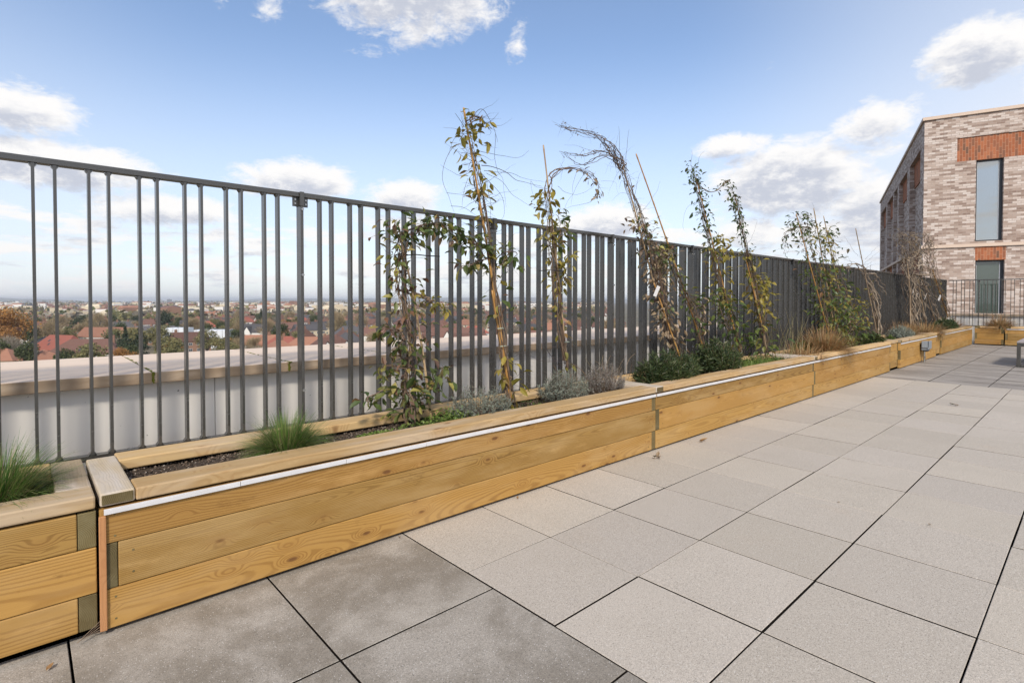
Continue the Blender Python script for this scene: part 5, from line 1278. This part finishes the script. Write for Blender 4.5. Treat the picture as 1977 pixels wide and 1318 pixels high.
far_spots = []
for (x, y, a) in spots:
    if any((x - tx) ** 2 + (y - ty) ** 2 < (tr + 8) ** 2 for tx, ty, tr in taken): continue
    if y < 186 or (x + y < 200): continue
    if x < .30 * y and y < 430 and rt.random() < .72: continue
    dd = math.hypot(x, y)
    if cnt >= 255: far_spots.append((x, y, a)); continue
    k = rt.choice((0, 1, 1, 1, 2, 2, 3, 3, 3, 4, 1)); near_ = dd < 330 and y < 300
    dist_w = 'nearer' if near_ else 'distant'
    lb = f'{dist_w} house with {SP[k][3]}, in the rows beyond the fence'; gp = f'{dist_w} houses with {SP[k][3]}'
    if near_:
        o = nearK[k] if not used_n[k] else copy_tree(nearK[k], nearC[k], (0, 0, 0), 0)
        used_n[k] = True
    else:
        o = farK[k]
        if used_f[k]: o = farK[k].copy(); col.objects.link(o)
        used_f[k] = True
    o.location = (x, y, GZ); o.rotation_euler = (0, 0, a); tag(o, lb, 'house', gp); cnt += 1; taken.append((x, y, 8))
for k in range(6):
    for fl, lst, kids in ((used_n[k], nearK, nearC), (used_f[k], farK, None)):
        if not fl:
            o = lst[k]
            for c in list(o.children): 
                for g_ in list(c.children): bpy.data.objects.remove(g_)
                bpy.data.objects.remove(c)
            bpy.data.objects.remove(o)
print('houses', cnt)

# trees
M['oak_gold'] = island_mat('golden_autumn_foliage', [(0, (0.28, 0.13, 0.03)), (0.5, (0.42, 0.20, 0.05)), (1, (0.50, 0.28, 0.10))], trans=.2, rough=.8)
M['bare'] = island_mat('leafless_twigs', [(0, (0.20, 0.15, 0.09)), (0.5, (0.34, 0.26, 0.15)), (1, (0.50, 0.40, 0.23))], trans=0, rough=.9)
M['bare_grey'] = island_mat('grey_leafless_twigs', [(0, (0.20, 0.17, 0.13)), (0.5, (0.28, 0.25, 0.19)), (1, (0.34, 0.30, 0.24))], trans=0, rough=.9)
M['conifer'] = island_mat('dark_conifer_foliage', [(0, (0.02, 0.035, 0.018)), (0.5, (0.04, 0.06, 0.03)), (1, (0.07, 0.085, 0.04))], trans=.05, rough=.8)
M['evergreen'] = island_mat('evergreen_foliage', [(0, (0.04, 0.06, 0.02)), (0.5, (0.07, 0.09, 0.03)), (1, (0.12, 0.13, 0.05))], trans=.1, rough=.8)
M['olivetree'] = island_mat('olive_winter_foliage', [(0, (0.12, 0.125, 0.05)), (0.5, (0.20, 0.185, 0.08)), (1, (0.30, 0.26, 0.11))], trans=.1, rough=.9)
M['trunk'] = simple('grey_brown_bark', (0.13, 0.10, 0.08), .9, var=.3)
def tree_meshes(kind, h, w_, n, fs, seed):
    r = random.Random(seed); cr = MB(); tk = MB()
    th = h * (.28 if kind != 'cone' else .12)
    tk.tube([(0, 0, 0), (0, 0, th), (r.uniform(-.3, .3), r.uniform(-.3, .3), h * .75)], [h * .028, h * .022, h * .006], 6)
    lobes = []
    if kind == 'cone':
        for _ in range(26): z = r.uniform(.1, .97); lobes.append((r.gauss(0, .16) * w_ * (1 - z), r.gauss(0, .16) * w_ * (1 - z), z * h, w_ * .5 * (1.05 - z) * r.uniform(.75, 1.2), h * .07))
    else:
        for _ in range(20 if kind != 'bare' else 14):
            a = r.uniform(0, 6.28); rr = math.sqrt(r.random()) * .62 * w_ / 2; z = th + (h - th) * r.uniform(.22, .86); sh = math.sin(math.pi * (z - th * .6) / (h - th * .4))
            lobes.append((math.cos(a) * rr * sh, math.sin(a) * rr * sh, z, w_ * r.uniform(.13, .24), w_ * r.uniform(.12, .2)))
        for lx, ly, lz, _, _ in lobes[:9]: tk.tube([(0, 0, th * .85), (lx * .5, ly * .5, (th + lz) / 2), (lx, ly, lz)], [h * .014, h * .009, h * .003], 4)
    for _ in range(n):
        lx, ly, lz, lr, lh = r.choice(lobes); v = Vector((r.gauss(0, 1), r.gauss(0, 1), r.gauss(0, 1))).normalized() * (r.random() ** .4)
        p = Vector((lx + v.x * lr, ly + v.y * lr, lz + v.z * lh)); s_ = fs * r.uniform(.5, 1.3)
        if kind == 'bare':
            d_ = (Vector((v.x, v.y, abs(v.z) + .5)) + Vector((r.gauss(0, .4), r.gauss(0, .4), r.gauss(0, .3)))).normalized(); sd = d_.cross(Vector((r.gauss(0, 1), r.gauss(0, 1), r.gauss(0, 1)))).normalized() * s_ * .05
            cr.add([p - sd, p + sd, p + d_ * s_ * 1.8], [(0, 1, 2)])
        else:
            u = Vector((r.gauss(0, 1), r.gauss(0, 1), r.gauss(0, 1))).normalized(); t_ = u.cross(Vector((r.gauss(0, 1), r.gauss(0, 1), r.gauss(0, 1)))).normalized()
            cr.add([p - u * s_ * .5, p + t_ * s_ * .35, p + u * s_ * .5, p - t_ * s_ * .35], [(0, 1, 2, 3)])
    return cr, tk
TK = {}
for nm, kind, h, w_, n, fs, mt in (('gold', 'round', 15, 15, 5000, .55, 'oak_gold'), ('bare', 'bare', 12, 11, 2600, 1.0, 'bare'), ('bare_grey', 'bare', 12, 12, 4200, 1.0, 'bare_grey'),
                                   ('conifer', 'cone', 14, 8, 2600, .7, 'conifer'), ('evergreen', 'round', 11, 10, 2600, .6, 'evergreen'), ('olive', 'round', 11, 11, 2400, .6, 'olivetree'), ('cedar', 'round', 15, 14, 3200, .7, 'conifer')):
    for v_ in range(2 if nm in ('bare', 'evergreen', 'olive') else 1):
        cr, tk = tree_meshes(kind, h, w_, n, fs, len(TK) * 17 + 5); t = empty('tree', (0, 0, GZ)); a = cr.build('crown', M[mt], t, local=True); b = tk.build('trunk', M['trunk'], t, local=True)
        TK[nm + (str(v_) if v_ else '')] = [t, kids_of(t), False]
def tree(kind, x, y, s_, rz, label, group=None, name='tree', sz=None):
    rec = TK[kind]; o = rec[0]
    if rec[2]: o = copy_tree(rec[0], rec[1], (0, 0, 0), 0)
    rec[2] = True; o.location = (x, y, GZ - .05); o.rotation_euler = (0, 0, rz); o.scale = (s_, s_, sz or s_); tag(o, label, 'tree', group); o.name = name; return o
def TP(kind, px, depth, s_, label, sz=None, name='tree'):
    x, y = GP(px, depth); taken.append((x, y, 5 * s_)); tree(kind, x, y, s_, rt.uniform(0, 6), label, None, name, sz)
TP('gold', 18, 205, 1.3, 'big round golden orange autumn tree at the left edge of the photo', 1.35)
TP('bare_grey', 22, 190, 1.05, 'pale grey leafless tree below the golden one at the left edge', .95)
TP('evergreen', 50, 168, .88, 'dark green round bush tree above the coping, left of the red roofs', .95, 'evergreen_tree')
TP('evergreen', -4, 172, .8, 'green tree cut by the left edge above the coping', 1.0, 'evergreen_tree')
TP('evergreen', 60, 236, 1.0, 'dark evergreen immediately right of the golden tree', 1.2, 'evergreen_tree')
TP('conifer', 241, 186, .95, 'tall dark conifer, left one of the pair above the coping', 1.02, 'conifer_tree')
TP('conifer', 268, 188, .95, 'tall dark conifer, right one of the pair above the coping', .98, 'conifer_tree')
TP('evergreen', 250, 180, .95, 'bushy green tree at the foot of the two dark conifers', .78, 'evergreen_tree')
TP('olive', 398, 214, 1.0, 'round olive leafless looking tree in front of the long white sheeted block', 1.1)
TP('cedar', 157, 330, 1.15, 'dark spreading cedar above the red roofs at the left', 1.0, 'cedar_tree')
TP('cedar', 262, 420, 1.0, 'dark wide tree left of the tall dark pine', .85, 'cedar_tree')
TP('cedar', 318, 345, 1.05, 'tall dark pine standing above the far terraces at the left', 1.2, 'cedar_tree')
TP('conifer', 504, 440, 1.1, 'small dark conifer on the skyline left of the bolted fence post', 1.2, 'conifer_tree')
TP('bare', 95, 240, 1.1, 'brown leafless tree behind the bright red roof')
TP('olive', 130, 250, 1.0, 'olive green tree right of the bright red roof')
TP('bare', 190, 300, 1.3, 'broad brown leafless tree beyond the long pinkish roof')
TP('bare1', 650, 300, 1.2, 'tall brown leafless tree right of the fence post', 1.4)
TP('olive', 30, 330, 1.2, 'olive tree behind the golden one')
TP('conifer', 655, 470, 1.1, 'small pointed conifer on the skyline right of the fence post', 1.1, 'conifer_tree')
TP('olive1', 1080, 215, 1.2, 'olive tree glimpsed between slats by the looping climber')
TP('bare1', 1180, 220, 1.3, 'brown leafless tree glimpsed between slats right of the looping climber')
tcount = 0; kinds = ['bare', 'bare1', 'bare', 'olive', 'olive1', 'olive', 'evergreen', 'evergreen1', 'evergreen', 'bare_grey', 'gold']
lab = {'bare': 'brown leafless', 'olive': 'olive winter', 'evergreen': 'dark evergreen', 'bare_grey': 'pale grey leafless', 'gold': 'golden autumn', 'conifer': 'dark pointed conifer', 'cedar': 'dark spreading'}
tries = 0
while tcount < 290 and tries < 9000:
    tries += 1; y = 190 + 430 * rt.random() ** .85; x = y * rt.uniform(-.08, 1.25)
    if x + y < 205: continue
    if any((x - tx) ** 2 + (y - ty) ** 2 < (tr + 2.0) ** 2 for tx, ty, tr in taken): continue
    if tcount > 200 and x > .35 * y: continue
    k = rt.choice(kinds); s_ = rt.uniform(.65, 1.15)
    if k == 'gold': s_ *= .6
    base_ = k.rstrip('1'); tree(k, x, y, s_, rt.uniform(0, 6), f'{lab[base_]} tree among the houses beyond the fence', f'{lab[base_]} trees among the houses'); taken.append((x, y, 3)); tcount += 1
for k, rec in TK.items():
    if not rec[2]:
        for c in list(rec[0].children): bpy.data.objects.remove(c)
        bpy.data.objects.remove(rec[0])
print('trees', tcount)

# far town: pale low buildings and tree masses to the horizon
dt = [MB() for _ in range(1)][0]; rr_ = random.Random(77)
for (x, y, a) in far_spots:
    k = rr_.choice((0, 1, 2)); L, Wd_, h = 15, 9, 5.4; c_, s_ = math.cos(a), math.sin(a)
    def tp(u, v, z): return (x + u * c_ - v * s_, y + u * s_ + v * c_, GZ + z)
    dt.add([tp(-L / 2, -Wd_ / 2, 0), tp(L / 2, -Wd_ / 2, 0), tp(L / 2, Wd_ / 2, 0), tp(-L / 2, Wd_ / 2, 0), tp(-L / 2, -Wd_ / 2, h), tp(L / 2, -Wd_ / 2, h), tp(L / 2, Wd_ / 2, h), tp(-L / 2, Wd_ / 2, h)], [(0, 1, 5, 4), (1, 2, 6, 5), (2, 3, 7, 6), (3, 0, 4, 7)], rr_.choice((0, 0, 1, 2)))
    dt.add([tp(-L / 2 - .3, -Wd_ / 2 - .3, h), tp(L / 2 + .3, -Wd_ / 2 - .3, h), tp(L / 2 + .3, Wd_ / 2 + .3, h), tp(-L / 2 - .3, Wd_ / 2 + .3, h), tp(-L / 2 + 3, 0, h + 4), tp(L / 2 - 3, 0, h + 4)], [(0, 1, 5, 4), (2, 3, 4, 5), (1, 2, 5), (3, 0, 4)], 3 + k)
for _ in range(9000):
    y = 650 * (10.0 ** rr_.random()); x = y * rr_.uniform(-.1, 1.3)
    L = rr_.uniform(8, 22) * (1 + y / 6000); Wd_ = rr_.uniform(7, 12) * (1 + y / 6000); h = rr_.uniform(4.5, 8) * (1 + (rr_.random() < .06) * 1.2); a = rr_.uniform(-.5, .5) + (1.57 if rr_.random() < .4 else 0); c_, s_ = math.cos(a), math.sin(a)
    zz = GZ + 6 * mnoise.noise(Vector((x * .0008, y * .0008, 0)))
    def tp(u, v, z): return (x + u * c_ - v * s_, y + u * s_ + v * c_, zz + z)
    dt.add([tp(-L / 2, -Wd_ / 2, 0), tp(L / 2, -Wd_ / 2, 0), tp(L / 2, Wd_ / 2, 0), tp(-L / 2, Wd_ / 2, 0), tp(-L / 2, -Wd_ / 2, h), tp(L / 2, -Wd_ / 2, h), tp(L / 2, Wd_ / 2, h), tp(-L / 2, Wd_ / 2, h)], [(0, 1, 5, 4), (1, 2, 6, 5), (2, 3, 7, 6), (3, 0, 4, 7)], rr_.choice((0, 0, 0, 0, 1, 1, 2)))
    rh_ = rr_.uniform(1.8, 3.4) if rr_.random() < .7 else .2
    dt.add([tp(-L / 2, -Wd_ / 2, h), tp(L / 2, -Wd_ / 2, h), tp(L / 2, Wd_ / 2, h), tp(-L / 2, Wd_ / 2, h), tp(-L / 2 + 2, 0, h + rh_), tp(L / 2 - 2, 0, h + rh_)], [(0, 1, 5, 4), (2, 3, 4, 5), (1, 2, 5), (3, 0, 4)], rr_.choice((4, 4, 5, 6, 6, 1)))
dto = dt.build('distant_town', [WM[0], WM[1], WM[2], RM[0], RM[1], RM[2], RM[3]]); tag(dto, 'pale mass of far suburban houses stretching to the horizon', 'town', kind='stuff')
dw = MB()
for _ in range(5200):
    y = 560 * (11.0 ** rr_.random()); x = y * rr_.uniform(-.1, 1.3); s_ = rr_.uniform(3.5, 8) * (1 + y / 3500); m_ = rr_.choice((0, 0, 0, 1, 1, 2, 3)) if mnoise.noise(Vector((x * .003, y * .003, 4))) > -.1 else rr_.choice((1, 3, 3))
    for _k in range(26 if y < 1500 else 9):
        v = Vector((rr_.gauss(0, 1), rr_.gauss(0, 1), rr_.gauss(0, .8))).normalized() * rr_.random() ** .4
        p = Vector((x + v.x * s_, y + v.y * s_, GZ + s_ * .9 + v.z * s_ * .8)); q_ = s_ * rr_.uniform(.16, .34)
        u = Vector((rr_.gauss(0, 1), rr_.gauss(0, 1), rr_.gauss(0, 1))).normalized(); t_ = u.cross(Vector((rr_.gauss(0, 1), rr_.gauss(0, 1), rr_.gauss(0, 1)))).normalized()
        dw.add([p - u * q_, p + t_ * q_, p + u * q_, p - t_ * q_], [(0, 1, 2, 3)], m_)
dwo = dw.build('distant_woodland', [M['bare'], M['olivetree'], M['evergreen'], M['bare_grey']]); tag(dwo, 'brown and olive winter trees massed between the far houses', 'woodland', kind='stuff')

# towers on the skyline
def tower(label, px, depth, wpx, hpx, mt, rot=20, steps=1, name='tower_block'):
    x, y = GP(px, depth); Wt = wpx * depth / FPX; top = H + hpx * depth / FPX
    t = empty(name, (x, y, GZ), vdeg(rot)); tag(t, label, 'tower block')
    q = MB(); q.box(-Wt / 2, Wt / 2, -Wt * .35, Wt * .35, 0, top - GZ); q.build('wall', mt, t, local=True)
    q = MB()
    nf = int((top - GZ) / 3.2)
    for f in range(nf): q.box(-Wt * .46, Wt * .46, -Wt * .35 - .15, -Wt * .35 - .02, f * 3.2 + 1, f * 3.2 + 2.4)
    q.build('window_band', M['hglass'], t, local=True)
    q = MB(); q.box(-Wt * .2, Wt * .2, -Wt * .15, Wt * .15, top - GZ + .01, top - GZ + 3); q.build('plant_room', mt, t, local=True)
grey = simple('grey_concrete', (0.25, 0.26, 0.28), .9)
tower('white tower block on the horizon, left of the grey one', 263, 3000, 7, -2 + 1, WM[0])
tower('dark grey tower block beside the white one on the horizon', 257.5, 3060, 3, 0, grey)
tower('dark grey tower block standing highest on the horizon', 327, 3300, 7, 3, grey)
tower('broad white block on the horizon above the golden tree', 34, 2600, 12, -2, WM[0], 5)
tower('wide pale block on the horizon left of the highest grey tower', 297, 3400, 12, -2, WM[0], 5)
tower('thin pale tower on the horizon at the middle of the fence', 432, 5200, 2.5, 5, WM[0])
tower('thin pale tower on the horizon beside the first climber', 751, 4800, 4, 4, WM[0])
tower('low long white warehouse on the plain at the left', 132, 1900, 22, -11, WM[0], 3, name='warehouse')
tower('second low white warehouse on the plain, left of the cedar', 108, 2300, 14, -13, WM[0], 3, name='warehouse')

# ------------------------------------------------------------------ air
hzb = MB(); hzb.box(-9500, 14500, -3500, 14500, GZ - 1, 62)
hm = bpy.data.materials.new('thin_haze'); hm.use_nodes = True; T = NT(hm.node_tree); T.n.clear()
o_ = T.node('ShaderNodeOutputMaterial'); v_ = T.node('ShaderNodeVolumePrincipled'); v_.inputs['Color'].default_value = (0.92, 0.95, 1.0, 1); v_.inputs['Density'].default_value = 1.25e-4
v_.inputs['Anisotropy'].default_value = 0.3
T.l.new(v_.outputs[0], o_.inputs['Volume'])
hz_o = hzb.build('haze', hm); tag(hz_o, 'thin pale haze over the town', 'haze', kind='stuff')
